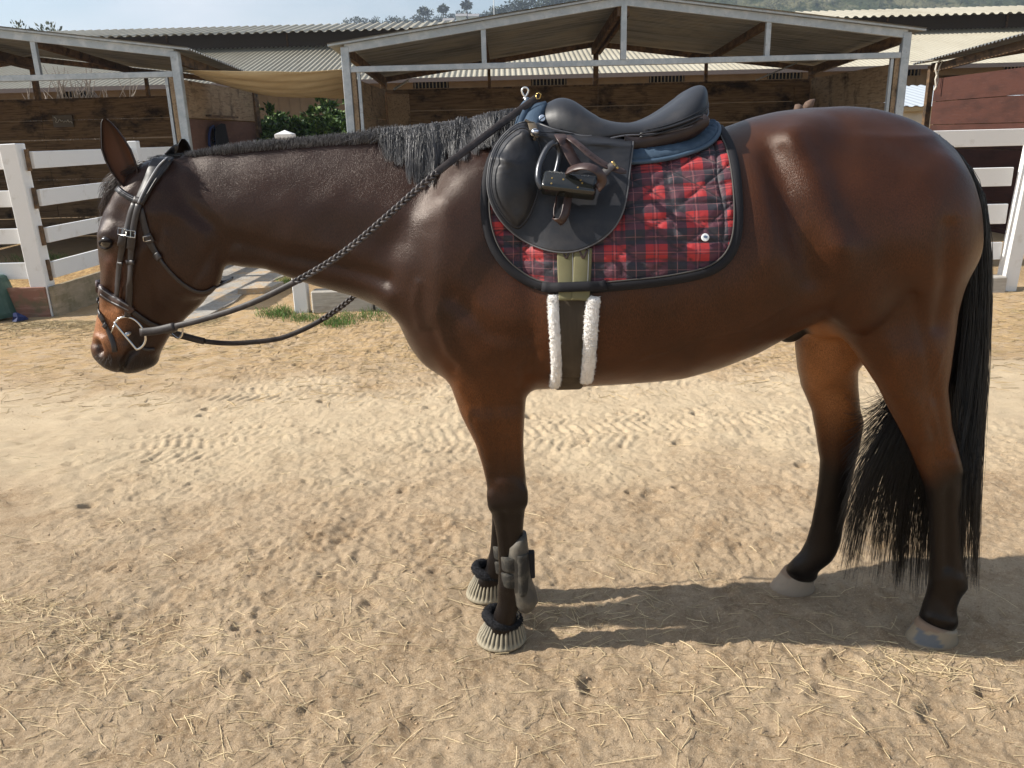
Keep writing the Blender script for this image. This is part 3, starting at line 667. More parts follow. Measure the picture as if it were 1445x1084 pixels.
m_white = mat('fleece', (.78, .76, .73), .95, .05, bump=[(120, .6, .004, I3)], noise=(60, (.66, .63, .60), .45, .7, I3))
m_olive = mat('olive_webbing', (.15, .14, .075), .8, .2, bump=(260, .3, .0008, (1, 1, 3)), noise=(8, (.19, .175, .10), .4, .7, I3))
m_elastic = mat('brown_elastic', (.045, .034, .022), .75, .3, noise=(9, (.075, .058, .04), .4, .7, (3, 3, .5)), bump=(220, .3, .0008, (3, 3, .3)))
m_blue = mat('blue_quilted_cotton', (.035, .062, .10), .8, .3, bump=[(90, .5, .003, I3)], noise=(22, (.06, .095, .14), .4, .7, I3))
# ------------------------------------------------------------------ wrapping cloth and leather round the barrel
ZW = 1.22
def wrapP(X, ph, off=.0):
    o = Vector((X, YC, ZW)); d = Vector((0, -math.sin(ph), math.cos(ph))); h = BV.ray_cast(o, d)
    if h[0] is None: return o + d * .3
    n = h[1]
    if n.dot(d) < 0: n = -n
    return h[0] + (n * .5 + d * .5) * off
def toXphi(px, py, off=0.0):
    p, n = surf(px, py, 0)
    for _ in range(3):     # the cloth stands off the coat: find the point whose lifted image falls here
        q = p + n * off; sx, sy = pxX(np.array([q])); p2, n = surf(px - (sx[0] - px), py - (sy[0] - py), 0) if False else (p, n)
        break
    return p.x, math.atan2(YC - p.y, p.z - ZW)
def resample(P, n):
    P = np.array(P, float); d = np.r_[0, np.cumsum(np.linalg.norm(np.diff(P, axis=0), axis=1))]; t = np.linspace(0, d[-1], n); return np.stack([np.interp(t, d, P[:, k]) for k in range(P.shape[1])], 1)
def chaikin(P, it=2, closed=False):
    P = np.array(P, float)
    for _ in range(it):
        if closed: Q = np.roll(P, -1, 0); P = np.stack([.75 * P + .25 * Q, .25 * P + .75 * Q], 1).reshape(-1, P.shape[1])
        else:
            Q = np.stack([.75 * P[:-1] + .25 * P[1:], .25 * P[:-1] + .75 * P[1:]], 1).reshape(-1, P.shape[1]); P = np.concatenate([P[:1], Q, P[-1:]])
    return P
# saddle pad
pad = thing('saddle_pad', 'quilted red and black plaid saddle pad with black binding on the horse', 'saddle pad', (.25, YC, 1.5))
PO = chaikin([(738, 172), (712, 196), (694, 226), (687, 252), (684, 290), (688, 328), (703, 362), (730, 390), (768, 406), (810, 409), (858, 404), (918, 399), (988, 388), (1018, 374), (1036, 350), (1042, 310), (1039, 250), (1030, 208), (1010, 178)], 3)
PO = resample(PO, 150); xs_ = np.array([toXphi(a, b) for a, b in PO]); xs_[0, 1] = max(xs_[0, 1], .15)
nS, nV = 330, 210; U = resample(xs_, nS); Xf, Xr = U[0, 0], U[-1, 0]
V = []; UVs = []
Xtop = np.interp(np.linspace(0, 1, nS), [0, .32, .62, 1], [Xf, Xf + .25 * (Xr - Xf), Xf + .62 * (Xr - Xf), Xr])
def quilt(u, v):
    out = 1e9
    for a, w in (((u + v * .95) / 1.38, .094), ((u - v * .95) / 1.38, .094), (v + .006 * math.sin(u * 22), .0625), (u + .004 * math.sin(v * 25), .125)): out = min(out, abs((a / w + .23) % 1 - .5) * w)
    return out
ST = []
for i in range(nS):
    for j in range(-nV // 2, nV // 2 + 1):
        v = j / (nV / 2); a = abs(v); X = Xtop[i] + (U[i, 0] - Xtop[i]) * a ** 1.1; ph = U[i, 1] * v
        vv = abs(ph) * .36; dq = quilt(X, vv); q = (1 - math.exp(-(dq / .011) ** .8)); ST.append(math.exp(-(dq / .0026) ** 2)); V.append(wrapP(X, ph, .004 + .0105 * q * min(1, ((1 - a) / .09)) ** .7 * min(1, (i + .3) / 10, (nS - 1 - i + .3) / 10))); UVs.append((X, vv))
n = nV + 1; Fq = [(i * n + j, i * n + j + 1, (i + 1) * n + j + 1, (i + 1) * n + j) for i in range(nS - 1) for j in range(nV)]
m_plaid = bpy.data.materials.new('plaid_quilting'); m_plaid.use_nodes = True; nt = m_plaid.node_tree; b = nt.nodes['Principled BSDF']; L = nt.links.new
uvn = N(nt, 'ShaderNodeUVMap', uv_map='UVMap'); sp = N(nt, 'ShaderNodeSeparateXYZ'); L(uvn.outputs[0], sp.inputs[0])
def mth(op, a, b_=None, c=None):
    m_ = N(nt, 'ShaderNodeMath', operation=op)
    for k, x in enumerate((a, b_, c)):
        if x is None: continue
        if isinstance(x, (int, float)): m_.inputs[k].default_value = x
        else: L(x, m_.inputs[k])
    return m_.outputs[0]
def band(src, per, off, lo, hi): # 1 inside [lo,hi] of each period
    f = mth('FRACT', mth('ADD', mth('DIVIDE', src, per), off)); return mth('MULTIPLY', mth('GREATER_THAN', f, lo), mth('LESS_THAN', f, hi))
per = .102; bandsX = mth('ADD', band(sp.outputs[0], per, .12, .0, .47), mth('MULTIPLY', mth('ADD', band(sp.outputs[0], per, .12, .66, .69), band(sp.outputs[0], per, .12, .76, .79)), .6)); bandsY = mth('ADD', band(sp.outputs[1], per, .3, .0, .47), mth('MULTIPLY', mth('ADD', band(sp.outputs[1], per, .3, .66, .69), band(sp.outputs[1], per, .3, .76, .79)), .6))
thX = mth('ADD', band(sp.outputs[0], per, .12, .225, .245), band(sp.outputs[0], per, .12, .715, .735)); thY = mth('ADD', band(sp.outputs[1], per, .3, .225, .245), band(sp.outputs[1], per, .3, .715, .735))
dark = mth('DIVIDE', mth('ADD', bandsX, bandsY), 2.0)
rp = N(nt, 'ShaderNodeValToRGB'); rp.color_ramp.interpolation = 'LINEAR'; e = rp.color_ramp.elements
e[0].position = 0; e[0].color = (.36, .015, .018, 1); e[1].position = 1; e[1].color = (.016, .013, .022, 1)
x_ = e.new(.5); x_.color = (.075, .015, .028, 1)
L(dark, rp.inputs[0]); thin = mth('MULTIPLY', mth('MINIMUM', mth('ADD', thX, thY), 1.0), .32)
mx = N(nt, 'ShaderNodeMix', data_type='RGBA'); mx.inputs['B'].default_value = (.50, .20, .19, 1); L(thin, mx.inputs['Factor']); L(rp.outputs[0], mx.inputs['A'])
wv = N(nt, 'ShaderNodeTexNoise'); wv.inputs['Scale'].default_value = 14; L(N(nt, 'ShaderNodeTexCoord').outputs['Object'], wv.inputs['Vector']); wr = N(nt, 'ShaderNodeMapRange'); wr.inputs['To Min'].default_value = .7; wr.inputs['To Max'].default_value = 1.25
L(wv.outputs['Fac'], wr.inputs[0]); vm = N(nt, 'ShaderNodeVectorMath', operation='SCALE'); L(mx.outputs['Result'], vm.inputs[0]); L(wr.outputs[0], vm.inputs['Scale']); sta = N(nt, 'ShaderNodeAttribute', attribute_name='coat'); sm_ = N(nt, 'ShaderNodeMix', data_type='RGBA'); sm_.inputs['B'].default_value = (.010, .006, .010, 1); L(mth('MULTIPLY', sta.outputs['Fac'], .85), sm_.inputs['Factor']); L(vm.outputs[0], sm_.inputs['A']); L(sm_.outputs['Result'], b.inputs['Base Color'])
b.inputs['Roughness'].default_value = .62; b.inputs['Sheen Weight'].default_value = .15
wb_ = N(nt, 'ShaderNodeTexNoise'); wb_.inputs['Scale'].default_value = 55; wb_.inputs['Detail'].default_value = 5; bpn = N(nt, 'ShaderNodeBump'); bpn.inputs['Strength'].default_value = .5; bpn.inputs['Distance'].default_value = .003
L(wb_.outputs['Fac'], bpn.inputs['Height']); L(bpn.outputs[0], b.inputs['Normal'])
o = mesh_obj('plaid_cloth', [tuple(v) for v in V], Fq, m_plaid, pad, smooth=True)
add_color(o, np.repeat(np.array(ST)[:, None], 3, 1))
uvl = o.data.uv_layers.new(name='UVMap'); li = np.zeros(len(o.data.loops), int); o.data.loops.foreach_get('vertex_index', li); uvl.data.foreach_set('uv', np.array(UVs)[li].astype(np.float32).ravel())
def wrap_curve(UU, off, sgn): 
    P_ = [wrapP(x, p * sgn, off) for x, p in UU]; Nn = [(P_[i] - Vector((P_[i].x, YC, ZW))).normalized() for i in range(len(P_))]; return P_, Nn
for sgn in (1, -1):
    P_, Nn = wrap_curve(resample(xs_, 110), .009, sgn); MB().tube(P_, .01, flat=(.0125, .006), nrm=Nn).build('binding', m_blk, pad, smooth=True)
    cx_, cp_ = xs_[:, 0].mean(), xs_[:, 1].mean() * .8; ins = np.stack([xs_[:, 0] + (cx_ - xs_[:, 0]) * .035, xs_[:, 1] + (cp_ - xs_[:, 1]) * .055], 1)
    P_, Nn = wrap_curve(resample(ins, 110), .0155, sgn); MB().tube(P_, .0022, 6).build('piping', mat('piping', (.06, .055, .05), .7), pad, smooth=True)
# badge
def disc(p, n_, r, h=.003, seg=18):
    n_ = Vector(n_).normalized(); a = n_.orthogonal().normalized(); b_ = n_.cross(a); m_ = MB(); v = []
    for k, (rr, hh) in enumerate(((r, 0), (r, h * .7), (r * .85, h))): v += [p + (a * math.cos(2 * math.pi * j / seg) + b_ * math.sin(2 * math.pi * j / seg)) * rr + n_ * hh for j in range(seg)]
    f = [(k * seg + j, k * seg + (j + 1) % seg, (k + 1) * seg + (j + 1) % seg, (k + 1) * seg + j) for k in range(2) for j in range(seg)] + [tuple(2 * seg + j for j in range(seg))]
    return m_.add(v, f)
q, nn = surf(993, 337, .016); bd = disc(q, nn, .0098).build('badge', mat('badge_white', (.78, .80, .82), .3), pad)
qq = [surf(x, y, .0205)[0] for x, y in ((990, 336.5), (992, 334.5), (994.5, 335), (996.5, 336.2), (994.5, 338.5), (991.5, 338))]
mesh_obj('emblem', [tuple(v) for v in qq], [(0, 1, 2, 3, 4, 5)], mat('badge_blue', (.10, .14, .22), .5), bd)
# keeper strap at the bottom of the pad
kp = [surf(x, y, .026 if 785 < x < 840 else .018) for x, y in resample([(768, 405), (778, 406), (800, 406), (822, 405), (845, 404), (856, 402)], 14)]
MB().tube([a for a, _ in kp], .01, flat=(.0125, .004), nrm=[b_ for _, b_ in kp]).build('girth_keeper', m_blk, pad, smooth=True)

# generic leather patch drawn over the flank (rows of photo x-ranges), rounded rim, mirrored for the far side
def poly_rows(poly, n, inset=.4):
    P = np.array(poly, float); ys = np.linspace(P[:, 1].min() + inset, P[:, 1].max() - inset, n); R = []
    Q = np.roll(P, -1, 0)
    for y in ys:
        c = (P[:, 1] <= y) != (Q[:, 1] <= y); x = P[c, 0] + (y - P[c, 1]) / (Q[c, 1] - P[c, 1]) * (Q[c, 0] - P[c, 0]); R.append((y, x.min(), x.max()))
    return R
def dist_poly(poly, x, y):
    P = np.array(poly, float); Q = np.roll(P, -1, 0); d = Q - P; t = np.clip(((x - P[:, 0]) * d[:, 0] + (y - P[:, 1]) * d[:, 1]) / np.maximum((d ** 2).sum(1), 1e-9), 0, 1)
    return np.sqrt(((x - P[:, 0] - t * d[:, 0]) ** 2 + (y - P[:, 1] - t * d[:, 1]) ** 2).min())
def patch(poly, off, name, mt, parent, th=.006, rpx=3.0, nu=40, nv=60, relief=None, base=None, both=True, smooth=True, label=None):
    R = poly_rows(poly, nv); V = []; V2 = []
    for y, x0, x1 in R:
        for i in range(nu + 1):
            t = .5 - .5 * math.cos(math.pi * i / nu); x = x0 + (x1 - x0) * t; d = dist_poly(poly, x, y); r = min(1, d / rpx)
            o_ = off(x, y) if callable(off) else off
            p, n_ = (base or BASE)(x, y); hh = th * (math.sqrt(max(0, 1 - (1 - r) ** 2)) - 1)
            q_ = lift(x, y, p, n_, o_ + hh + (relief(x, y) if relief else 0)); V.append(q_); V2.append(lift(x, y, p, n_, o_ - th))
    n_ = nu + 1; m_ = len(V); Fq = []
    for j in range(nv - 1):
        for i in range(nu): a = j * n_ + i; Fq.append((a, a + n_, a + n_ + 1, a + 1)); Fq.append((m_ + a, m_ + a + 1, m_ + a + n_ + 1, m_ + a + n_))
        for i in (0, nu): a = j * n_ + i; Fq.append((a, a + n_, m_ + a + n_, m_ + a) if i == nu else (a, m_ + a, m_ + a + n_, a + n_))
    for i in range(nu):
        Fq.append((i, i + 1, m_ + i + 1, m_ + i)); a = (nv - 1) * n_ + i; Fq.append((a, m_ + a, m_ + a + 1, a + 1))
    VV = V + V2; o1 = mesh_obj(name, [tuple(v) for v in VV], Fq, mt, parent, smooth, label=label)
    if both: mesh_obj(name, [tuple(mirror(v)) for v in VV], [f[::-1] for f in Fq], mt, parent, smooth)
    return o1
# smooth base under the saddle: point on the flank with averaged normal
def BASE(x, y):
    X, ph = None, None
    p, n_ = surf(x, y, 0); nn = Vector((p.x - .25, p.y - YC, (p.z - ZW) * .9)); nn.x = 0; return p, (n_ * .5 + nn.normalized() * .8).normalized()
# half pad
hp = thing('half_pad', 'blue quilted half pad between the saddle and the plaid pad', 'half pad', (.2, YC, 1.5))
HPo = chaikin([(735, 176), (760, 200), (800, 222), (850, 234), (890, 236), (930, 233), (970, 224), (1000, 212), (1014, 198), (1015, 186), (1004, 174)], 3); HX = np.array([toXphi(a, b + 2) for a, b in resample(HPo, 80)])
Uh = resample(HX, 120); V = []; nv = 60
for i in range(120):
    s_ = i / 119; Xt = Uh[0, 0] + (Uh[-1, 0] - Uh[0, 0]) * s_
    for j in range(-nv // 2, nv // 2 + 1):
        v = j / (nv / 2); a = abs(v); X = Xt + (Uh[i, 0] - Xt) * a ** 1.1; ph = Uh[i, 1] * v; e_ = min(1, (1 - a) / .12)
        qd = min(abs((X * 1.0 + ph * .3) / .026 % 1 - .5), abs((X - ph * .3) / .026 % 1 - .5)); V.append(wrapP(X, ph, .014 + .014 * math.sqrt(max(0, 1 - (1 - e_) ** 2)) + .004 * (1 - math.exp(-qd / .15))))
n = nv + 1; mesh_obj('quilted_panel', [tuple(v) for v in V], [(i * n + j, i * n + j + 1, (i + 1) * n + j + 1, (i + 1) * n + j) for i in range(119) for j in range(nv)], m_blue, hp, smooth=True)
for sgn in (1, -1):
    P_, Nn = wrap_curve(resample(HX, 90), .020, sgn); MB().tube(P_, .006, 8).build('piping', mat('blue_piping', (.05, .085, .13), .6), hp, smooth=True)
def arch(pts, r, sc=1.0):   # inverted U over the withers; pts = near-side (px, py, Y offset from middle)
    A = [Vector(PY(a, b_, YC - c)) for a, b_, c in pts]; return A + [mirror(v) for v in A[::-1]]
A_ = arch([(728, 192, .085), (732, 176, .07), (737, 160, .05), (742, 147, .028), (745, 141, .008)], 1); MB().tube([bez(A_, t) for t in np.linspace(0, 1, 26)], .012, flat=(.020, .011), nrm=[(-.3, bez(A_, t).y - YC, .3) for t in np.linspace(0, 1, 26)]).build('front_roll', m_blue, hp, smooth=True)
A_ = arch([(745, 186, .10), (750, 168, .075), (757, 152, .05), (762, 146, .02)], 1); MB().tube([bez(A_, t) for t in np.linspace(0, 1, 26)], .012, flat=(.030, .012), nrm=[(-.1, bez(A_, t).y - YC, .5) for t in np.linspace(0, 1, 26)]).build('front_roll', m_blue, hp, smooth=True)

# ------------------------------------------------------------------ saddle
sad = thing('saddle', 'black leather english saddle with rounded flap and raised cantle', 'saddle', (.2, YC, 1.55))
FL = chaikin([(739, 171), (721, 180), (704, 198), (693, 218), (687, 249), (689, 279), (703, 308), (727, 333), (754, 348), (781, 356), (805, 357), (829, 350), (858, 333), (876, 309), (885, 279), (889, 237), (894, 200), (893, 190), (864, 186), (840, 191), (823, 193), (805, 188), (781, 183), (760, 174)], 2, True)
foff = lambda x, y: .036 + .018 * np.clip((y - 250) / -90, -1, 1) * .5
patch(FL, foff, 'flap', m_leather, sad, th=.007, rpx=2.2, nu=60, nv=90)
KB = chaikin([(737, 176), (722, 184), (706, 200), (697, 222), (691, 249), (693, 277), (706, 304), (729, 328), (742, 317), (752, 300), (762, 270), (767, 240), (766, 204), (752, 182)], 2, True)
def kbrel(x, y): d = dist_poly(KB, x, y); return .021 * (1 - math.exp(-(d / 9) ** 1.4))
patch(KB, foff, 'knee_block', m_leather, sad, th=.003, rpx=1.5, nu=44, nv=80, relief=kbrel)
def strap3(pts, width_px, off, name, mt, parent, th=.0018, both=False, tap=None, n=26, sm=2, base=None, label=None):
    C_ = resample(chaikin(pts, sm), n); P_, Nn = [], []
    for k, (x, y) in enumerate(C_):
        o_ = off(k / (n - 1)) if callable(off) else off; p, n_ = (base or BASE)(x, y); P_.append(lift(x, y, p, n_, o_)); Nn.append(n_)
    w = width_px / 2 * YC / F / math.cos(.1); wl = [w * (tap(k / (n - 1)) if tap else 1) for k in range(n)]
    o_ = MB().tube(P_, .01, flat=(wl, th), nrm=Nn).build(name, mt, parent, smooth=True, label=label)
    if both: MB().tube([mirror(p) for p in P_], .01, flat=(wl, th), nrm=[Vector((a.x, -a.y, a.z)) for a in Nn]).build(name, mt, parent, smooth=True)
    return o_
def rim(poly, off, name, mt, parent, r=.0022, seg=(0, 1)):
    P2 = resample(np.concatenate([poly, poly[:1]]), 160); P2 = P2[int(seg[0] * 160):int(seg[1] * 160)]; pts = []
    for x, y in P2: p, n_ = BASE(x, y); pts.append(lift(x, y, p, n_, off(x, y) if callable(off) else off))
    for mm in (False, True): MB().tube([mirror(p) if mm else p for p in pts], r, 6).build(name, mt, parent, smooth=True)
rim(FL, lambda x, y: foff(x, y) - .003, 'flap_edge', mat('flap_edge', (.10, .10, .105), .45), sad, .0024)
KBi = np.array([(a + (722 - a) * .045, b_ + (250 - b_) * .045) for a, b_ in KB]); rim(KBi, lambda x, y: foff(x, y) + .0125, 'welt', m_leather, sad, .002)
# seat: sections across the horse, one per row (photo x, top y, lower-edge y, half width)
SE = [(757, 166, 168, .045), (760, 159, 174, .07), (765, 152, 181, .085), (773, 145, 185, .1), (783, 139.5, 189, .113), (796, 137, 192.5, .126), (811, 143, 196, .136), (825, 154, 199, .142), (840, 164, 198.5, .146), (858, 170.5, 193, .150), (875, 172.5, 190, .154), (893, 172, 190, .158), (910, 167, 189, .161), (928, 157, 186, .160),
      (945, 145, 182, .165), (960, 133, 177, .163), (973, 124.5, 171, .150), (983, 120, 166, .125), (990, 121, 160, .088), (993.5, 127, 150, .045)]
V = []; ns = 40
SX2 = np.linspace(0, len(SE) - 1, 76); SEa = np.array(SE); SEs = np.stack([np.interp(SX2, range(len(SE)), smooth1(SEa[:, k], 0)) for k in range(4)], 1)
for k in range(1, 4): SEs[:, k] = smooth1(SEs[:, k], 6)
for x_, yt, yl, w in SEs:
    tp_ = PY(x_, yt, YC); lo = PY(x_, yl, YC - w); X = tp_[0]
    for j in range(ns + 1):
        a = -1 + 2 * j / ns; th = a * math.pi / 2; sx = math.copysign(abs(math.sin(th)) ** .82, th); z = lo[2] + (tp_[2] - lo[2]) * (math.cos(th) ** .72 if abs(a) < 1 else 0)
        V.append((X + (lo[0] * YC / YC - X) * 0 , YC - w * sx, z - .006 * math.exp(-(sx / .35) ** 2) * (1 if 840 < x_ < 960 else 0)))
    for j in range(ns - 1, 0, -1):      # underside
        a = -1 + 2 * j / ns; th = a * math.pi / 2; sx = math.copysign(abs(math.sin(th)) ** .82, th)
        z = lo[2] + (tp_[2] - .012 - lo[2]) * (math.cos(th) ** .72); V.append((X, YC - (w - .006) * sx, min(z, lo[2] + .05)))
n = 2 * ns; m_ = len(SEs); Fq = [(i * n + j, i * n + (j + 1) % n, (i + 1) * n + (j + 1) % n, (i + 1) * n + j) for i in range(m_ - 1) for j in range(n)] + [tuple(range(n)), tuple((m_ - 1) * n + j for j in range(n))[::-1]]
mesh_obj('seat', V, Fq, m_leather, sad, smooth=True)
for k_, fr in ((0, 1.0), ):
    for sgn in (1, -1):
        pts = [Vector((PY(x_, yt, YC)[0], YC - sgn * (w + .001), PY(x_, yl, YC - w)[2] - .0015)) for x_, yt, yl, w in SEs[1:-1]]
        MB().tube(pts, .0026, 6).build('seat_piping', mat('seat_piping', (.07, .07, .08), .4), sad, smooth=True)
# piping on the cantle and decorative seam
for dz, kk in ((.30, .955), (.22, .97)):
    for sgn in (1, -1):
        pts = []
        for x_, yt, yl, w in SEs[44:-1]:
            tp_, lo = PY(x_, yt, YC), PY(x_, yl, YC - w); f = dz; th = math.acos(min(1, f ** (1 / .72))); pts.append(Vector((tp_[0], YC - sgn * (w * math.sin(th) ** .82 + .0012), lo[2] + (tp_[2] - lo[2]) * f)))
        MB().tube(pts, [.0003] * 2 + [.0018] * (len(pts) - 2), 6).build('cantle_piping', m_leather, sad, smooth=True)
m_panel = mat('panel_leather', (.020, .013, .013), .5, .4, bump=(140, .12, .0008, I3), noise=(20, (.034, .022, .02), .45, .7, I3))
# padded panels under the seat
PA = [(880, 190, 204, .02), (884, 188, 212, .045), (888, 187, 217, .06), (895, 186, 219, .068), (918, 182, 215.5, .07), (945, 175, 209.5, .07), (970, 166, 201.5, .066), (985, 159, 193, .052), (994, 160, 184, .03), (998, 166, 177, .01)]
for sgn in (1, -1):
    rg = []; Pa = np.array(PA); Q_ = np.stack([smooth1(np.interp(np.linspace(0, 9, 40), range(10), Pa[:, k]), 3) for k in range(4)], 1); V = []
    for x_, y0, y1, w in Q_:
        a, b_ = PY(x_, y0, YC - .14), PY(x_, y1, YC - .14); yc_ = YC - sgn * (.165 - w)
        for j in range(20):
            t = 2 * math.pi * j / 20; V.append((a[0], yc_ + w * math.copysign(abs(math.cos(t)) ** .75, math.cos(t)), (a[2] + b_[2]) / 2 + (a[2] - b_[2]) / 2 * math.copysign(abs(math.sin(t)) ** .8, math.sin(t))))
    n = 20; mesh_obj('panel', V, [(i * n + j, i * n + (j + 1) % n, (i + 1) * n + (j + 1) % n, (i + 1) * n + j) for i in range(39) for j in range(n)] + [tuple(range(n)), tuple(39 * n + j for j in range(n))[::-1]], m_panel, sad, smooth=True)
    for fy in (.12, .26):
        pts = [Vector((PY(x_, y0, YC - .14)[0], YC - sgn * (.166 + .002), PY(x_, y0 + (y1 - y0) * fy, YC - .165)[2])) for x_, y0, y1, w in Q_[14:-7]]
        MB().tube(pts, .0026, 6).build('gusset_piping', m_leather, sad, smooth=True)
# pommel strap, dee and buttons
strap3([(744, 160), (750, 172), (754, 186), (757, 196)], 11, lambda t: .052, 'point_strap', mat('tan_keeper', (.10, .075, .045), .5), sad)
def button(x, y, o_, r=.0085):
    p, n_ = BASE(x, y); p = lift(x, y, p, n_, o_); bt = disc(p, n_, r, .005).build('button', m_silver, sad, smooth=False)
    a = Vector((1, 0, .55)).normalized(); a = (a - n_ * a.dot(n_)).normalized(); q1 = p + n_ * .0055 - a * r * .8; q2 = p + n_ * .0055 + a * r * .8
    mesh = MB().beam(q1, q2, .0022, .0012, up=n_).build('button_bar', m_blk, bt)
    return bt
button(755, 186, .066)
p = Vector(PY(765, 167, YC - .118)); bt = disc(p, (0, -1, .1), .0085, .005).build('button', m_silver, sad); MB().beam(p + Vector((-.007, -.0057, -.0045)), p + Vector((.007, -.0057, .0045)), .0022, .0014, up=(0, -1, 0)).build('button_bar', m_blk, bt)
# stirrup leathers
lb = lambda x, y: BASE(x, y)
leaA = strap3([(790, 190), (797, 202), (806, 220), (818, 240)], 15, lambda t: .055 + .022 * math.sin(t * 1.6), 'stirrup_leather', m_leather2, sad)
leaB = strap3([(800, 192), (815, 203), (832, 218), (850, 231), (868, 239), (884, 243)], 10, lambda t: .056 + .028 * math.sin(min(t * 1.5, 1) * 1.57) - .02 * max(0, t - .7), 'stirrup_leather', m_leather2, sad, tap=lambda t: 1 if t < .93 else max(.35, 1 - (t - .93) * 9))
for t in np.linspace(.25, .7, 6):
    C_ = resample(chaikin([(800, 192), (815, 203), (832, 218), (850, 231), (868, 239), (884, 243)], 2), 50)[int(t * 49)]; q, n_ = BASE(*C_); disc(lift(C_[0], C_[1], q, n_, .056 + .028 * math.sin(min(t * 1.5, 1) * 1.57) + .002), n_, .0016, .0008, 8).build('strap_hole', m_blk, leaB)
strap3([(851, 246), (859, 238), (867, 231)], 11, .086, 'keeper', m_strap, sad, n=10); bk = strap3([(864, 228), (872, 238)], 3, .088, 'buckle', m_brass, sad, n=6, sm=0)
leaC = strap3([(800, 242), (812, 236), (826, 234), (840, 238), (848, 246), (850, 257), (843, 266)], 12, lambda t: .095 + .03 * math.sin(t * 3.0), 'stirrup_leather', m_leather2, sad, th=.0022, n=34)
PD = [(803, 272, .07), (800, 290, .075), (797, 305, .08), (790, 315, .082), (783, 311, .078), (781, 300, .072), (785, 284, .065), (787, 270, .06)]
P_, Nn = [], []
CD = resample(chaikin([(a, b_, c * 300) for a, b_, c in PD], 2), 34)
for k, (x, y, o_) in enumerate(CD):
    p, n_ = BASE(x, y); P_.append(lift(x, y, p, n_, o_ / 300 * (1 - .15 * (k > 17))))
ctr = sum(P_, Vector()) / len(P_); Nn = [((q - ctr) * 1.0 + Vector((0, -.012, 0))).normalized() for q in P_]
MB().tube(P_, .01, flat=(.0125, .002), nrm=Nn).build('stirrup_leather', m_leather2, sad, smooth=True)
# stirrup
def off3(x, y, o_): p, n_ = BASE(x, y); return lift(x, y, p, n_, o_)
m_iron = mat('stirrup_dark_steel', (.045, .048, .056), .3, .5, .5); m_gloss = mat('stirrup_tread', (.012, .013, .012), .16, .7)
arm = [off3(x, y, o_) for x, y, o_ in resample(chaikin([(783, 201, .070), (774, 206, .075), (765, 222, .082), (759, 240, .088), (759, 256, .092), (765, 266, .092)], 2), 26)]
st = thing('stirrup', 'dark steel stirrup with black tread hooked up on the saddle flap', 'stirrup', tuple(off3(800, 255, .09)))
MB().tube(arm, .01, flat=([.0078] * 26, .0042), nrm=[(-.5, -1, .2)] * 26).build('side_arm', m_iron, st, smooth=True)
arm2 = [off3(x, y, o_) for x, y, o_ in resample(chaikin([(785, 202, .062), (790, 214, .058), (787, 232, .056), (782, 250, .058)], 2), 20)]
MB().tube(arm2, .01, flat=([.006] * 20, .0035), nrm=[(-.5, -1, .2)] * 20).build('side_arm', m_iron, st, smooth=True)
# tread: rounded bar
c1, c2 = off3(765, 253, .094), off3(842, 262, .094); ax = (c2 - c1); Lt = ax.length; ax.normalize(); nz_ = BASE(803, 258)[1]; nz_ = (nz_ - ax * nz_.dot(ax)).normalized(); up_ = nz_.cross(ax); up_ = up_ if up_.z > 0 else -up_
bm = bmesh.new(); bmesh.ops.create_cube(bm, size=1)
for v in bm.verts: v.co = Vector((v.co.x * Lt, v.co.y * .040, v.co.z * .052))
bmesh.ops.bevel(bm, geom=bm.edges[:], offset=.011, segments=3, affect='EDGES', profile=.6)
Mt = Matrix((ax, nz_, up_)).transposed(); cc = (c1 + c2) / 2 - nz_ * .012
for v in bm.verts: v.co = Mt @ v.co
tread = bm_obj(bm, 'tread', m_gloss, st, cc)
for x, y in ((779, 254), (795, 256), (779.5, 266), (819, 256), (822, 262), (817, 272)):
    q = cc + ax * ((x - 803.5) / 38.5 * Lt / 2) + up_ * ((257.5 - y + (x - 803.5) * .117) / 20 * .026) + nz_ * .0195; disc(q, nz_, .0024, .0016, 10).build('stud', m_brass, tread)
mk = MB()
for k in range(11):     # small worn lettering along the upper edge of the tread
    for row, (xo, sc) in enumerate(((-.052, 1.0), (.028, .6))):
        if row == 1 and k > 5: continue
        q = cc + ax * (xo + k * .0032) + up_ * (.0165 + .0012 * (k % 2)) + nz_ * .0202; hgt = .0028 if (k * 7 + row) % 3 else .0042
        mk.beam(q, q + up_ * hgt, .0005, .0012 if k % 3 else .0022, up=nz_)
mk.build('lettering', mat('worn_print', (.45, .45, .43), .6), tread, kind='stuff')
# ------------------------------------------------------------------ girth
gi = thing('girth', 'brown elastic girth edged with white fleece under the saddle', 'girth', (.2, YC, .9))
strap3([(799, 350), (799, 375), (801, 412), (801, 424)], 22.5, lambda t: .0175, 'billet', m_olive, gi, both=True, n=20); strap3([(823, 350), (822, 375), (820, 412), (819, 424)], 22.5, lambda t: .0175, 'billet', m_olive, gi, both=True, n=20)
for x_ in (790.5, 808, 814, 831): strap3([(x_, 352), (x_ + (.8 if x_ < 810 else -2), 412)], .9, .0198, 'stitching', m_edge, gi, n=16, sm=0, th=.0004)
for cx_ in (799, 823): strap3([(cx_ - 6, 352), (cx_, 366), (cx_ + 6, 352)], 2.6, .0205, 'leather_tip', m_leather2, gi, n=8, sm=0, th=.0006)
strap3([(810, 421), (809, 460), (807, 500), (806, 524), (805, 533)], 37, lambda t: .008, 'elastic_band', m_elastic, gi, both=True, n=40)
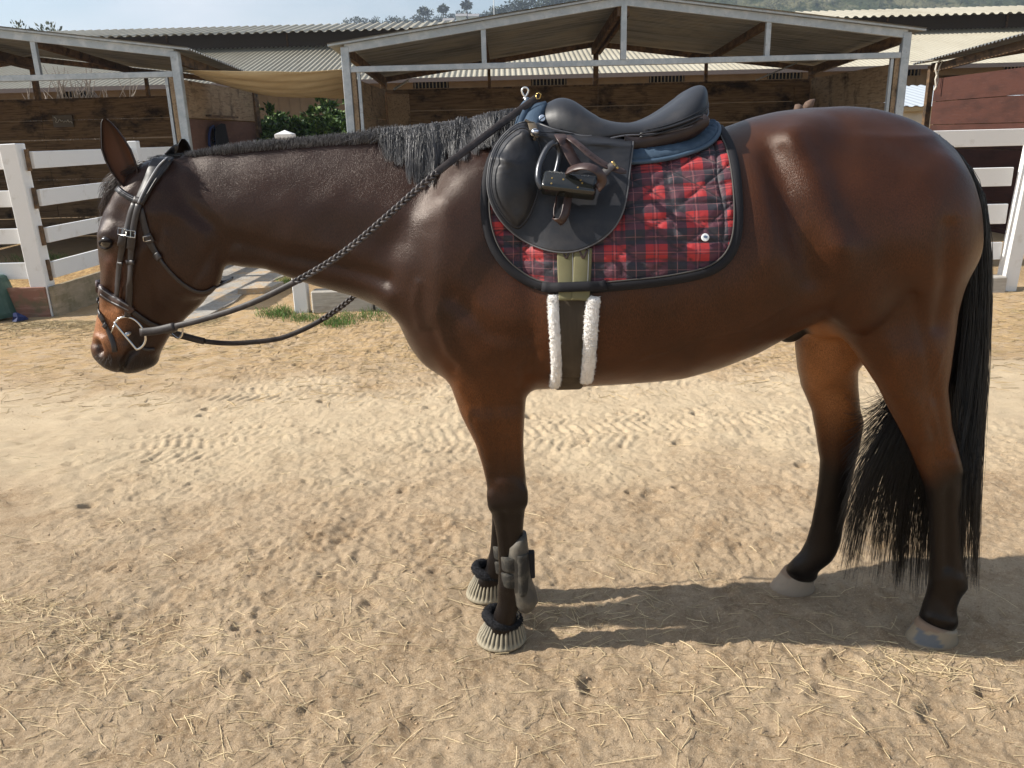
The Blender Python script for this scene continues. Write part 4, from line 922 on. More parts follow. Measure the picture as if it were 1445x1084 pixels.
def fleece(pts, wpx, off):
    C_ = resample(chaikin(pts, 2), 60); V = []; n = 22
    fr = []
    for k, (x, y) in enumerate(C_): p, n_ = surf(x, y, 0); fr.append((p, n_))
    for k, (p, n_) in enumerate(fr):
        t = (fr[min(k + 1, 59)][0] - fr[max(k - 1, 0)][0]).normalized(); w = t.cross(n_).normalized(); e_ = min(1, min(k, 59 - k) / 3 + .25); wd = wpx / 2 * YC / F * (.75 + .25 * e_)
        for j in range(n):
            a = 2 * math.pi * j / n; r_ = 1 + rng.normal() * .05; V.append(p + n_ * (off + math.sin(a) * .011 * r_ * e_) + w * math.cos(a) * wd * r_)
    Fq = [(i * n + j, i * n + (j + 1) % n, (i + 1) * n + (j + 1) % n, (i + 1) * n + j) for i in range(59) for j in range(n)] + [tuple(range(n))[::-1], tuple(59 * n + j for j in range(n))]
    for mm in (0, 1): mesh_obj('fleece_edge', [tuple(mirror(v) if mm else v) for v in V], Fq if not mm else [f[::-1] for f in Fq], m_white, gi, smooth=True)
    # wool tufts
    ps = []
    for i in range(900):
        k = rng.integers(0, 59); a = rng.uniform(0, math.pi); j = int(a / (2 * math.pi) * n); v0 = Vector(V[k * n + j]); p, n_ = fr[k]; d = (v0 - (p + n_ * off)).normalized() + Vector(rng.normal(size=3)) * .55; d.normalize()
        ps.append(np.array([v0 - d * .001, v0 + d * .0016 + Vector(rng.normal(size=3)) * .0006, v0 + d * .0028 + Vector(rng.normal(size=3)) * .0010]))
    hair(ps, .0009, m_white, 'wool', gi)
fleece([(782, 416), (783, 445), (785, 480), (786, 510), (785, 530), (781, 541)], 13.5, .013)
fleece([(838, 418), (834, 450), (832, 480), (830, 510), (828, 528), (826, 535)], 17, .013)
# band under the belly joins near and far side
Pn = [surf(806, 530, .012)[0]]; belly_pts = []
for ph in np.linspace(math.radians(128), math.radians(232), 24): belly_pts.append(wrapP(Pn[0].x, ph, .003))
MB().tube(belly_pts, .01, flat=(.036, .003), nrm=[(p - Vector((p.x, YC, ZW))) for p in belly_pts]).build('belly_band', m_elastic, gi, smooth=True)

# ------------------------------------------------------------------ bridle
br = thing('bridle', 'black leather bridle with padded noseband on the horse', 'bridle', tuple(surf(190, 285, 0)[0]))
SB = lambda x, y: surf(x, y, 0)
bs = lambda pts, w, name, off=.004, mt=m_strap, tap=None, both=True, n=24, th=.002, label=None: strap3(pts, w, off, name, mt, br, both=both, tap=tap, n=n, th=th, base=SB)
cp = bs([(238, 219), (226, 230), (213, 252), (203, 272), (196, 287)], 27, 'crownpiece', .006, m_leather, lambda t: 1.05 - .55 * t, th=.004)
bs([(236, 222), (224, 233), (211, 254), (201, 273), (195, 287)], 2.6, 'crownpiece_piping', .0135, m_edge, th=.0014)
bs([(240, 226), (230, 238), (217, 258), (207, 275), (199, 288)], 1.6, 'crownpiece_piping', .012, m_strap, th=.0014)
c0 = surf(238, 221, .007)[0]; top_ = crest(243) + Vector((0, 0, .008)); A_ = [c0, Vector((top_.x, c0.y, top_.z)), top_, Vector((top_.x, mirror(c0).y, top_.z)), mirror(c0)]; pts = [bez(A_, t) for t in np.linspace(0, 1, 20)]
MB().tube(pts, .01, flat=(.026, .003), nrm=[(-.2, p.y - YC, .12) for p in pts]).build('crownpiece', m_leather, br, smooth=True)
bs([(161, 261), (168, 269), (178, 276), (190, 282)], 8.5, 'browband', .007, m_leather, th=.003)
for dy_, mt_ in ((-2.2, m_edge), (0.6, m_edge)): bs([(162, 261 + dy_), (169, 269 + dy_), (179, 276 + dy_), (189, 281 + dy_)], 1.2, 'browband_piping', .0112, mt_, th=.001, n=18)
a_, b_ = surf(161, 261, .007)[0], mirror(surf(161, 261, .007)[0]); m1 = (a_ + b_) / 2 + Vector((-.03, 0, .005)); pts = [bez([a_, a_ + Vector((-.025, .03, 0)), m1 + Vector((-.01, -.02, 0)), m1 + Vector((-.01, .02, 0)), b_ + Vector((-.025, -.03, 0)), b_], t) for t in np.linspace(0, 1, 20)]
MB().tube(pts, .01, flat=(.008, .003), nrm=[(-1, (p.y - YC) * 2, .1) for p in pts]).build('browband', m_leather, br, smooth=True)
bs([(189, 281), (202, 285)], 9, 'browband_loop', .010, m_strap, n=8, th=.003)
cA = bs([(190, 286), (184, 300), (180, 318), (176, 335), (171, 355), (167, 385), (164, 422)], 8.5, 'cheek_strap', .006, n=30)
cB = bs([(196, 287), (192, 302), (188, 322), (186, 340), (184, 365), (183, 400), (182, 430), (180, 448)], 8.5, 'cheek_piece', .009, n=34)
bs([(174, 331), (171, 348)], 10.5, 'cheek_overlap', .010, n=8); bs([(186, 333), (184, 352)], 10.5, 'cheek_overlap', .013, n=8)
for (x, y) in ((176, 328), (187, 330)):
    p, n_ = surf(x, y, .013 if x < 180 else .015); w_ = 7.5 * YC / F; h_ = 7 * YC / F; t_ = Vector((-.16, 0, -1)); t_ = (t_ - n_ * t_.dot(n_)).normalized(); s_ = t_.cross(n_).normalized()
    MB().tube([p + s_ * w_ * .75 * a + t_ * h_ * .6 * b2 for a, b2 in ((-1, -1), (1, -1), (1, 1), (-1, 1), (-1, -1))], .0016, 6).build('buckle', m_steel, br, smooth=True)
    MB().tube([p - t_ * h_ * .6, p + t_ * h_ * .7], .0011, 6).build('buckle_tongue', m_steel, br)
bs([(178, 370), (189, 370.5)], 6, 'keeper', .013, n=6); bs([(166, 372), (173, 372.5)], 4, 'keeper', .009, n=6)
th_ = bs([(198, 294), (203, 315), (209, 336), (214, 348), (222, 361), (234, 378), (252, 397), (272, 411), (290, 414), (304, 405)], 8.5, 'throatlatch', .004, tap=lambda t: 1 if t < .42 else .62, n=44)
bs([(207, 331), (213, 343)], 11, 'throatlatch_keeper', .008, n=8); bs([(219, 358), (225, 366)], 11, 'throatlatch_keeper', .008, n=8)
p, n_ = surf(209, 336, .010); MB().tube([p + Vector((a * .010, 0, b2 * .008)) for a, b2 in ((-1, -1), (1, -.6), (1, 1), (-1, .6), (-1, -1))], .0015, 6).build('buckle', m_steel, br, smooth=True)
tl0 = surf(303, 405, .003)[0]; MB().tube([tl0, mirror(tl0)], .003, 8).build('throatlatch', m_strap, br, smooth=True)
nb = bs([(137, 406), (146, 414), (157, 421), (168, 427), (180, 434), (187, 440)], 17, 'noseband', .007, m_leather2, tap=lambda t: 1.1 - .45 * t, n=26, th=.006)
bs([(137, 403), (147, 411), (158, 418), (170, 425), (181, 432)], 1.8, 'noseband_piping', .0145, m_edge, n=22, th=.001); bs([(136, 411), (146, 419), (157, 426), (169, 432), (181, 438)], 1.6, 'noseband_piping', .0135, m_edge, n=22, th=.001)
def front_arc(x, y, w, th, off, mt, name, push=.009):
    a_ = surf(x, y, off)[0]; b_ = mirror(a_); pts = [bez([a_, a_ + Vector((-push, .02, .004)), (a_ + b_) / 2 + Vector((-push * 1.25, 0, .006)), b_ + Vector((-push, -.02, .004)), b_], t) for t in np.linspace(0, 1, 18)]
    MB().tube(pts, .01, flat=(w, th), nrm=[(-1, (p.y - YC) * 8, .2) for p in pts]).build(name, mt, br, smooth=True)
front_arc(137.5, 406, .016, .006, .007, m_leather2, 'noseband'); 
bs([(187, 440), (200, 450), (215, 459), (232, 466)], 8, 'noseband_back', .006, n=16)
a_ = surf(232, 466, .006)[0]; MB().tube([bez([a_, a_ + Vector((.025, .01, -.005)), mirror(a_) + Vector((.025, -.01, -.005)), mirror(a_)], t) for t in np.linspace(0, 1, 12)], .01, flat=(.008, .002), nrm=[(1, 0, -.5)] * 12).build('noseband_back', m_strap, br, smooth=True)
bs([(136, 425), (137, 437), (143, 449), (150, 461), (157, 476), (161, 488), (162, 497)], 7, 'flash_strap', .005, tap=lambda t: 1 if t > .35 else .85, n=26); front_arc(136.5, 426, .005, .002, .005, m_strap, 'flash_strap')
bs([(140, 444), (146, 453)], 9, 'flash_keeper', .009, n=8); bs([(146, 458), (150, 462)], 9, 'flash_keeper', .009, n=6)
bs([(196, 489), (207, 494), (218, 493)], 4.5, 'chin_strap', .004, n=10)
p, n_ = surf(182, 468, .014)
def bp_(x, y, o_=.014): q = PY(x, y, p.y - .006); return Vector(q)
MB().tube([bp_(*c) for c in chaikin([(163, 455), (168, 449), (177, 447), (187, 449), (196, 456), (203, 466), (206, 477), (204, 485), (199, 491), (194, 493)], 2)], .0033, 8).build('bit_ring', m_steel, br, smooth=True)
MB().tube([bp_(162, 454), bp_(164, 459), bp_(192, 492), bp_(194, 494)], .0038, 8).build('bit_shank', m_steel, br, smooth=True)
MB().tube([bp_(162, 457), bp_(157, 470)], .002, 6).build('bit_shank', m_steel, br, smooth=True)
MB().tube([mirror(bp_(*c)) + Vector((0.055, 0, -.01)) for c in chaikin([(163, 455), (187, 449), (203, 466), (204, 485), (194, 493), (163, 455)], 2)], .0033, 8).build('bit_ring', m_steel, br, smooth=True)
mb_ = [bp_(178, 473), Vector((bp_(178, 473).x, YC, bp_(178, 473).z + .005)), mirror(bp_(178, 473))]; MB().tube(mb_, .006, 8).build('mouthpiece', m_steel, br, smooth=True)

# ------------------------------------------------------------------ reins
m_rein = mat('rein_leather', (.022, .017, .017), .55, .35, bump=(150, .3, .001, I3), noise=(30, (.05, .04, .037), .45, .7, I3))
rn = thing('reins', 'long leather reins, plaited in the middle, draped from bit to withers', 'reins', tuple(bp_(200, 470)))
def clampY(x, y, Y, gap=.012):
    d = Vector(ray(x, y)).normalized(); h = BV.ray_cast(CAMP, d); return min(Y, h[0].y - gap) if h[0] else Y
NR = [(198, 469, 2.155), (222, 467, 2.15), (245, 461, 2.14), (280, 453, 2.12), (348, 432, 2.09), (416, 399, 2.06), (483, 360, 2.045), (554, 299, 2.035), (616, 243, 2.045), (670, 203, 2.12), (700, 180, 2.17), (730, 158, 2.20), (760, 136, 2.225)]
Cn = resample(chaikin(NR, 2), 150); Pn_ = [Vector(PY(x, y, clampY(x, y, Y + .055) if x < 690 else Y + .055)) for x, y, Y in Cn]
def cut(a, b_): return [q for q, c in zip(Pn_, Cn) if a <= c[0] <= b_]
def flatrein(pts, hw, th, name, mt=m_rein, nr=(0, -1, .25), label=None): return MB().tube(pts, .01, flat=(hw, th), nrm=[nr] * len(pts)).build(name, mt, rn, smooth=True, label=label)
flatrein(cut(196, 250), .0115, .004, 'rein_billet'); flatrein(cut(246, 420), .0082, .0028, 'rein_strap', m_rein)
def plait(pts, r, name, turns=.019):
    P_ = [Vector(p) for p in pts]; d = np.r_[0, np.cumsum([(P_[i + 1] - P_[i]).length for i in range(len(P_) - 1)])]; A = np.array([tuple(p) for p in P_]); m_ = int(d[-1] / .0035); t = np.linspace(0, d[-1], m_); C_ = np.stack([np.interp(t, d, A[:, k]) for k in range(3)], 1)
    T_ = np.gradient(C_, axis=0); T_ /= np.linalg.norm(T_, axis=1, keepdims=True); Bn = np.cross(T_, [0, -1, .25]); Bn /= np.linalg.norm(Bn, axis=1, keepdims=True); Nn = np.cross(Bn, T_); out = MB()
    for k in range(3):
        ph = 2 * math.pi * (t / (turns * 2.6)) + k * 2.094; Q = C_ + Bn * (np.sin(ph) * r)[:, None] + Nn * (np.sin(2 * ph) * r * .42)[:, None]; out.tube([Vector(q) for q in Q], .0040, 6)
    return out.build(name, mat('plaited_leather', (.03, .024, .024), .5, .5, noise=(60, (.10, .085, .08), .45, .65, I3)), rn, smooth=True)
plait(cut(414, 620), .0058, 'plaited_rein'); flatrein(cut(612, 770), .0095, .0022, 'rein_strap', m_rein)
e_ = Pn_[-1]; MB().tube([e_ + Vector((a, -.006, b_)) for a, b_ in ((-.007, .003), (-.001, .009), (.006, .005), (.003, -.006), (-.005, -.007), (-.007, .003))], .0018, 6).build('rein_buckle', m_brass, rn, smooth=True)
FR = [(241, 470, 2.36), (262, 475, 2.38), (287, 482, 2.40), (320, 485, 2.42), (345, 484, 2.43), (378, 481, 2.44), (404, 476, 2.45), (454, 453, 2.46), (499, 420, 2.47), (545, 375, 2.47), (600, 300, 2.47), (660, 220, 2.44), (710, 175, 2.34), (745, 148, 2.27), (760, 137, 2.24)]
Cf = resample(chaikin(FR, 2), 150); Pf = [Vector(PY(c[0], c[1], c[2] + .055)) for c in Cf]
cutf = lambda a, b_: [q for q, c in zip(Pf, Cf) if a <= c[0] <= b_]
flatrein(cutf(239, 292), .0105, .004, 'rein_billet'); flatrein(cutf(285, 458), .0078, .0028, 'rein_strap', m_rein); plait(cutf(452, 620), .0055, 'plaited_rein'); flatrein(cutf(612, 770), .009, .0022, 'rein_strap', m_rein)
rk = thing('rein_hook', 'bright metal loop standing above the pommel where the reins meet', 'hook', tuple(PY(742, 140, YC - .02)))
loop = [Vector(PY(x, y, YC - .02)) for x, y in chaikin([(742, 139), (737, 132), (736, 127), (739, 123.5), (744, 124), (746, 129), (743, 135), (739, 139)], 2)]
MB().tube(loop, .0026, 8).build('loop', mat('bright_wire', (.8, .78, .74), .25, .5, .8), rk, smooth=True); MB().tube([Vector(PY(741, 138, YC - .02)), Vector(PY(745, 146, YC - .02))], .005, 8).build('stem', m_steel, rk, smooth=True)

# ------------------------------------------------------------------ boots
m_boot = mat('boot_shell', (.070, .064, .054), .6, .35, noise=[(18, (.15, .13, .10), .48, .72, I3)], bump=(80, .3, .002, I3)); m_bband = mat('boot_neoprene', (.034, .032, .028), .8, .2, noise=(25, (.13, .115, .09), .5, .75, I3), bump=(150, .3, .001, I3))
tb = thing('tendon_boot', 'dusty grey tendon boot strapped round the near front leg', 'boot', tuple(PY(725, 800, YN)))
rowrings([(753, 733, 743, .024), (759, 724, 744, .033), (768, 716, 745, .038), (785, 713.5, 747, .040), (805, 713.5, 749, .040), (822, 716, 752, .042), (836, 722, 757, .046), (848, 725, 759, .044), (856, 730, 754, .036), (861, 736, 748, .02)], YN + .002, 26).build('shell', m_boot, tb, smooth=True)
rowrings([(776, 725, 745, .0425), (779, 724, 746, .044), (800, 724, 747, .044), (822, 726, 748, .0455), (830, 727, 748, .046), (832, 728, 747, .044)], YN, 22).build('shell_rib', m_bband, tb, smooth=True)
for a, b2, w in ((781, 800, .0385), (803, 822, .038)):
    rowrings([(a, 706.5, 733, w), (a + 2, 705.5, 733, w + .0015), (b2 - 2, 706.5, 734, w + .0015), (b2, 707.5, 734, w)], YN, 22).build('strap', m_bband, tb, smooth=True)
q0, q1 = PY(745, 778, YN), PY(755, 814, YN); MB().box(q0[0], q1[0], YN - .012, YN + .012, q1[2], q0[2], .003).build('strap_end', m_blk, tb)
tbf = copy_tree(tb); tbf['label'] = 'dusty grey tendon boot on the far front leg, mostly hidden'; 
fx = PY(709, 770, YF)[0]; nx = PY(722, 790, YN)[0]
fz = PY(700, 742, YF)[2] - PY(725, 753, YN)[2]
tbf.location = Vector(tb.location) + Vector((fx - nx, YF - YN, fz)); tb['group'] = tbf['group'] = 'tendon boots on the front legs'
def bell(ctr_px, Y0, lab, wk=1.0):
    """ribbed rubber bell boot with a fleece collar"""
    c0 = PZ((ctr_px[0] + ctr_px[1]) / 2, ctr_px[2]); Yb = c0[1] ; cx = c0[0]; rx = (PY(ctr_px[1], ctr_px[2], Yb)[0] - PY(ctr_px[0], ctr_px[2], Yb)[0]) / 2; zt = PY(ctr_px[3], ctr_px[4], Yb)[2]; cxt = PY(ctr_px[3], ctr_px[4], Yb)[0]
    root = thing('bell_boot', lab, 'boot', (cx, Yb, 0), 'ribbed bell boots on the front hooves'); n = 30 * 8; V = []; C = []; lv = [(0.0, 1.0), (.06, 1.02), (.14, 1.005), (.16, .985), (.3, .955), (.45, .91), (.6, .86), (.75, .80), (.88, .735), (1.0, .68)]
    for t, k in lv:
        for j in range(n):
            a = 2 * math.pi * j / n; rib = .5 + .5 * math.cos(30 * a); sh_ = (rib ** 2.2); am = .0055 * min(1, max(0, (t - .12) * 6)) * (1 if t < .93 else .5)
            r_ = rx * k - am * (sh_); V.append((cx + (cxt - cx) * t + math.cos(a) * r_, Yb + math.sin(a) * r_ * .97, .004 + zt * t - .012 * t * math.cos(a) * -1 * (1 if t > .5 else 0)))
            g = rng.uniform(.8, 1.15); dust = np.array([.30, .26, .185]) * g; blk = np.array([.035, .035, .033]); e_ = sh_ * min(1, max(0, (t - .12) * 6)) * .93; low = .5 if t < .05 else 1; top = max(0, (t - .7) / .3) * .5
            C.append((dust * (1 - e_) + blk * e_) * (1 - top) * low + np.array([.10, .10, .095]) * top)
    Fq = [(i * n + j, i * n + (j + 1) % n, (i + 1) * n + (j + 1) % n, (i + 1) * n + j) for i in range(len(lv) - 1) for j in range(n)] + [tuple(j for j in range(n))[::-1]]
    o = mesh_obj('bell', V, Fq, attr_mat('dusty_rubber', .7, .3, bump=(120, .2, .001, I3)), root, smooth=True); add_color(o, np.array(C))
    pts = [Vector((cxt + math.cos(a) * rx * .62, Yb + math.sin(a) * rx * .62, zt + .008 + .012 * math.cos(a) * -1)) for a in np.linspace(0, 2 * math.pi, 40)]
    mm = MB().tube(pts, [.0155 + rng.normal() * .0012 for _ in pts], 12).build('fleece_collar', mat('black_fleece', (.022, .022, .024), .95, .1, bump=(170, 1, .005, I3)), root, smooth=True)
    ps = []
    for i in range(1300):
        a = rng.uniform(0, 2 * math.pi); b2 = rng.uniform(-.6, 2.6); c_ = Vector((cxt + math.cos(a) * rx * .62, Yb + math.sin(a) * rx * .62, zt + .008 - .012 * math.cos(a))); d = Vector((math.cos(a) * math.cos(b2), math.sin(a) * math.cos(b2), math.sin(b2))); p0 = c_ + d * .0145; d2 = (d + Vector(rng.normal(size=3)) * .5).normalized()
        ps.append(np.array([p0, p0 + d2 * .0025, p0 + d2 * .0045]))
    hair(ps, .0007, mat('black_fleece_tuft', (.03, .03, .032), .9, .1), 'fleece_tuft', root)
    return root
bell((673, 742, 903, 709, 874), None, 'ribbed rubber bell boot with fleece collar on the near front hoof')
bell((658, 716, 840, 690, 808), None, 'ribbed rubber bell boot on the far front hoof, behind the nearer one')

# ------------------------------------------------------------------ ground
def vnoise(x, y, s, seed=0):
    r = np.random.default_rng(seed + 11).random((256, 256)); X = x * s; Y = y * s; xi = np.floor(X).astype(int); yi = np.floor(Y).astype(int); fx = X - xi; fy = Y - yi
    fx = fx * fx * (3 - 2 * fx); fy = fy * fy * (3 - 2 * fy); g = lambda a, b_: r[a % 256, b_ % 256]
    return (g(xi, yi) * (1 - fx) + g(xi + 1, yi) * fx) * (1 - fy) + (g(xi, yi + 1) * (1 - fx) + g(xi + 1, yi + 1) * fx) * fy - .5
prints = []
for i in range(360):
    x_, y_ = rng.uniform(-5, 6), rng.uniform(1.1, 7.5)
    prints.append((x_, y_, rng.uniform(.028, .062), rng.uniform(0, 6.28), rng.uniform(.008, .020)))
for x_, y_ in ((.95, 2.02), (.86, 1.9)): prints.append((x_, y_, .06, 1.0, .018))
feet = [PZ(707, 903), PZ(1314, 901), PZ(687, 840), PZ(1118, 829)]
def height(x, y):
    h = .050 * vnoise(x, y, .5, 1) + .022 * vnoise(x, y, 1.7, 2) * 1.0 + .018 * vnoise(x, y, 5, 3) + .012 * vnoise(x, y, 12, 4) + .008 * vnoise(x, y, 27, 5) + .0085 * vnoise(x + y * .2, y, 55, 6) + .0050 * vnoise(x, y, 105, 7)
    cl = np.clip(vnoise(x, y, 2.2, 8) * 3, 0, 1); h = h + cl * (.020 * np.abs(vnoise(x, y, 19, 9)) + .014 * np.abs(vnoise(x, y, 45, 10)))
    smoothz = np.exp(-((y - 4.45) / .55) ** 2); h = h * (1 - .45 * smoothz)
    for px_, py_, r_, a_, d_ in prints:
        m = (np.abs(x - px_) < .3) & (np.abs(y - py_) < .3)
        if not m.any(): continue
        dx, dy = x[m] - px_, y[m] - py_; u = dx * math.cos(a_) + dy * math.sin(a_); v = -dx * math.sin(a_) + dy * math.cos(a_); q = np.sqrt((u / (r_ * 1.15)) ** 2 + (v / r_) ** 2)
        q = q * (1 + .35 * vnoise(x[m], y[m], 22, 21)); hh = -d_ * np.clip(1 - q ** 4, 0, 1) * (.55 + .7 * np.clip(u / r_, -1, 1)) * (1 + .6 * vnoise(x[m], y[m], 50, 22)) + .45 * d_ * np.exp(-((q - 1.25) / .22) ** 2) * (.5 + .5 * np.cos(np.arctan2(v, u) - 1)); h[m] += hh
    for yt, wd, sl in ((4.04, .17, .0), (5.0, .15, .01), (4.3, .07, .0)):    # tyre tracks
        yy = y - (yt + sl * x + .05 * np.sin(x * .6)); m = np.abs(yy) < wd; fr = np.clip(vnoise(x, y, 1.1, 30) * 2.5 + .8, .1, 1) * np.clip(vnoise(x, y, 14, 31) * 2 + .8, .2, 1)
        tr = np.tanh(2.5 * np.sin(x * 2 * np.pi / .062 + 2.5 * vnoise(x, y, 3, 32) + np.where(yy > 0, 1, -1) * yy * 34)); h = h + np.where(m, fr * (.0050 * tr - .004) * np.where(np.abs(yy) < .018, -.4, 1), 0)
    f = np.ones_like(h)
    for p in feet: f = np.minimum(f, np.clip((np.hypot(x - p[0], y - p[1]) - .055) / .09, 0, 1))
    far = np.clip((9 - y) / 2.5, 0, 1); far2 = np.clip((np.hypot(x, y - 4) - 8) / 4, 0, 1)
    return (h - .004) * f * (.25 + .75 * far) * (1 - far2) - .003
def grow(a, b_, s0, rate):
    o = [a]; s = s0
    while o[-1] < b_: o.append(o[-1] + s); s *= rate
    return o
xs = np.array(sorted(set([-v for v in grow(1.9, 1400, .012, 1.045)] + list(np.arange(-1.9, 2.4, .0085)) + grow(2.4, 1400, .012, 1.045))))
ys = np.array(sorted(set([-v for v in grow(-1.1, 60, .03, 1.25)] + list(np.arange(1.1, 3.1, .0085)) + grow(3.1, 6.0, .0087, 1.0035)))); ys = np.array(list(ys) + grow(ys[-1] + .012, 1350, .014, 1.03))
GXX, GYY = np.meshgrid(xs, ys, indexing='ij'); HH = height(GXX.ravel(), GYY.ravel()); Vg = np.stack([GXX.ravel(), GYY.ravel(), HH], 1); nx_, ny_ = len(xs), len(ys)
I_ = (np.arange(nx_ - 1)[:, None] * ny_ + np.arange(ny_ - 1)[None, :]).ravel(); Fg = np.stack([I_, I_ + ny_, I_ + ny_ + 1, I_ + 1], 1)
print('ground', nx_, ny_, round(time.time() - T0, 1))
me = bpy.data.meshes.new('ground'); me.vertices.add(len(Vg)); me.vertices.foreach_set('co', Vg.astype(np.float32).ravel()); me.loops.add(len(Fg) * 4); me.loops.foreach_set('vertex_index', Fg.astype(np.int32).ravel()); me.polygons.add(len(Fg)); me.polygons.foreach_set('loop_start', np.arange(0, len(Fg) * 4, 4, dtype=np.int32)); me.update(calc_edges=True)
me.polygons.foreach_set('use_smooth', [True] * len(Fg))
m_ground = bpy.data.materials.new('sandy_dirt'); m_ground.use_nodes = True; nt = m_ground.node_tree; b = nt.nodes['Principled BSDF']; L = nt.links.new; tcg = N(nt, 'ShaderNodeTexCoord')
def gn(sc, det=6, st=I3, rough=.6):
    mp = N(nt, 'ShaderNodeMapping'); mp.inputs['Scale'].default_value = st; t_ = N(nt, 'ShaderNodeTexNoise'); t_.inputs['Scale'].default_value = sc; t_.inputs['Detail'].default_value = det; t_.inputs['Roughness'].default_value = rough; L(tcg.outputs['Object'], mp.inputs[0]); L(mp.outputs[0], t_.inputs['Vector']); return t_.outputs['Fac']
def rng_(src, a, b_, c=0., d=1.):
    m_ = N(nt, 'ShaderNodeMapRange'); m_.inputs['From Min'].default_value = a; m_.inputs['From Max'].default_value = b_; m_.inputs['To Min'].default_value = c; m_.inputs['To Max'].default_value = d; L(src, m_.inputs[0]); return m_.outputs[0]
def mixc(f, A, B):
    m_ = N(nt, 'ShaderNodeMix', data_type='RGBA')
    if isinstance(f, float): m_.inputs['Factor'].default_value = f
    else: L(f, m_.inputs['Factor'])
    for k, v in (('A', A), ('B', B)):
        if isinstance(v, tuple): m_.inputs[k].default_value = (*v, 1)
        else: L(v, m_.inputs[k])
    return m_.outputs['Result']
sepg = N(nt, 'ShaderNodeSeparateXYZ'); L(tcg.outputs['Object'], sepg.inputs[0])
c_ = mixc(rng_(gn(1.1), .35, .65), (.44, .318, .198), (.52, .395, .262))
c_ = mixc(rng_(gn(4.5, 8), .45, .62), c_, (.38, .265, .158))
c_ = mixc(rng_(gn(26, 5, I3, .7), .48, .72), c_, (.54, .41, .27))
c_ = mixc(rng_(gn(85, 4, I3, .85), .55, .70), c_, (.24, .16, .09)); c_ = mixc(rng_(gn(150, 3, I3, .9), .54, .66), c_, (.62, .485, .33))
# pale dry sand along the driven strip, ochre hay dust further back
ys_ = mth('ADD', sepg.outputs[1], mth('MULTIPLY', mth('SUBTRACT', gn(.9), .5), 1.6)) if False else None
def gm(op, a, b_=None):
    m_ = N(nt, 'ShaderNodeMath', operation=op)
    for k, x in enumerate((a, b_)):
        if x is None: continue
        if isinstance(x, (int, float)): m_.inputs[k].default_value = x
        else: L(x, m_.inputs[k])
    return m_.outputs[0]
yw = gm('ADD', sepg.outputs[1], gm('MULTIPLY', gm('SUBTRACT', gn(.8, 3), .5), 2.2))
st_ = gm('MULTIPLY', rng_(yw, 3.3, 3.9), rng_(yw, 5.3, 4.9)); c_ = mixc(gm('MULTIPLY', st_, rng_(gn(7, 6), .25, .6, .35, .95)), c_, (.62, .49, .325))
hay = gm('MULTIPLY', rng_(yw, 5.0, 5.7), rng_(gn(9, 8, (1, 2.5, 1)), .40, .58)); c_ = mixc(gm('MULTIPLY', hay, .75), c_, (.47, .315, .15))
pen = rng_(sepg.outputs[1], 7.6, 8.4); c_ = mixc(gm('MULTIPLY', pen, .6), c_, (.27, .18, .09))
grn = gm('MULTIPLY', rng_(gn(2.3, 5), .60, .68), rng_(yw, 5.2, 6.2)); c_ = mixc(gm('MULTIPLY', grn, .35), c_, (.20, .19, .075))
far_ = rng_(sepg.outputs[1], 40, 90); c_ = mixc(far_, c_, (.12, .12, .07))
L(c_, b.inputs['Base Color']); b.inputs['Roughness'].default_value = .95; b.inputs['Specular IOR Level'].default_value = .15
b1 = N(nt, 'ShaderNodeBump'); b1.inputs['Strength'].default_value = .8; b1.inputs['Distance'].default_value = .016; L(gn(48, 8, I3, .75), b1.inputs['Height'])
b2_ = N(nt, 'ShaderNodeBump'); b2_.inputs['Strength'].default_value = 1.0; b2_.inputs['Distance'].default_value = .006; L(gn(170, 4, I3, .8), b2_.inputs['Height']); L(b1.outputs[0], b2_.inputs['Normal']); L(b2_.outputs[0], b.inputs['Normal'])
me.materials.append(m_ground); go = bpy.data.objects.new('ground', me); COL.objects.link(go); go['kind'] = 'structure'
def hz(x, y):
    i = np.clip(np.searchsorted(xs, x) - 1, 0, nx_ - 2); j = np.clip(np.searchsorted(ys, y) - 1, 0, ny_ - 2); G = HH.reshape(nx_, ny_); tx = (x - xs[i]) / (xs[i + 1] - xs[i]); ty = (y - ys[j]) / (ys[j + 1] - ys[j])
    return (G[i, j] * (1 - tx) + G[i + 1, j] * tx) * (1 - ty) + (G[i, j + 1] * (1 - tx) + G[i + 1, j + 1] * tx) * ty
# straw
def straw(n, xy, ln, rad, sh, name):
    ps, sc, rr = [], [], []
    x, y = xy(n); z = hz(x, y)
    for i in range(n):
        a = rng.uniform(0, math.pi * 2) if rng.random() < .5 else rng.normal() * .5 + (0 if rng.random() < .7 else 2.4); l = ln() ; k = 4; t = np.linspace(-.5, .5, k); bend = rng.normal() * .035 * l
        X = x[i] + math.cos(a) * l * t - math.sin(a) * bend * (t * 2) ** 2; Y = y[i] + math.sin(a) * l * t + math.cos(a) * bend * (t * 2) ** 2
        ps.append((X, Y)); s = sh(); sc.append(s); rr.append(rad())
    P = np.array(ps); Z = hz(P[:, 0].ravel(), P[:, 1].ravel()).reshape(n, -1); zt = Z + .0018; lo = (Z[:, :1] + (Z[:, -1:] - Z[:, :1]) * np.linspace(0, 1, 4)); zt = np.maximum(zt, lo + .001) + np.abs(rng.normal(size=(n, 1))) * .0035 * np.linspace(.2, 1, 4)
    o = hair(np.stack([P[:, 0], P[:, 1], zt], 2), np.array(rr), m_straw, name, None, tip=.8, shades=sc); o['kind'] = 'stuff'; return o
m_straw = attr_mat('straw', .55, .35)
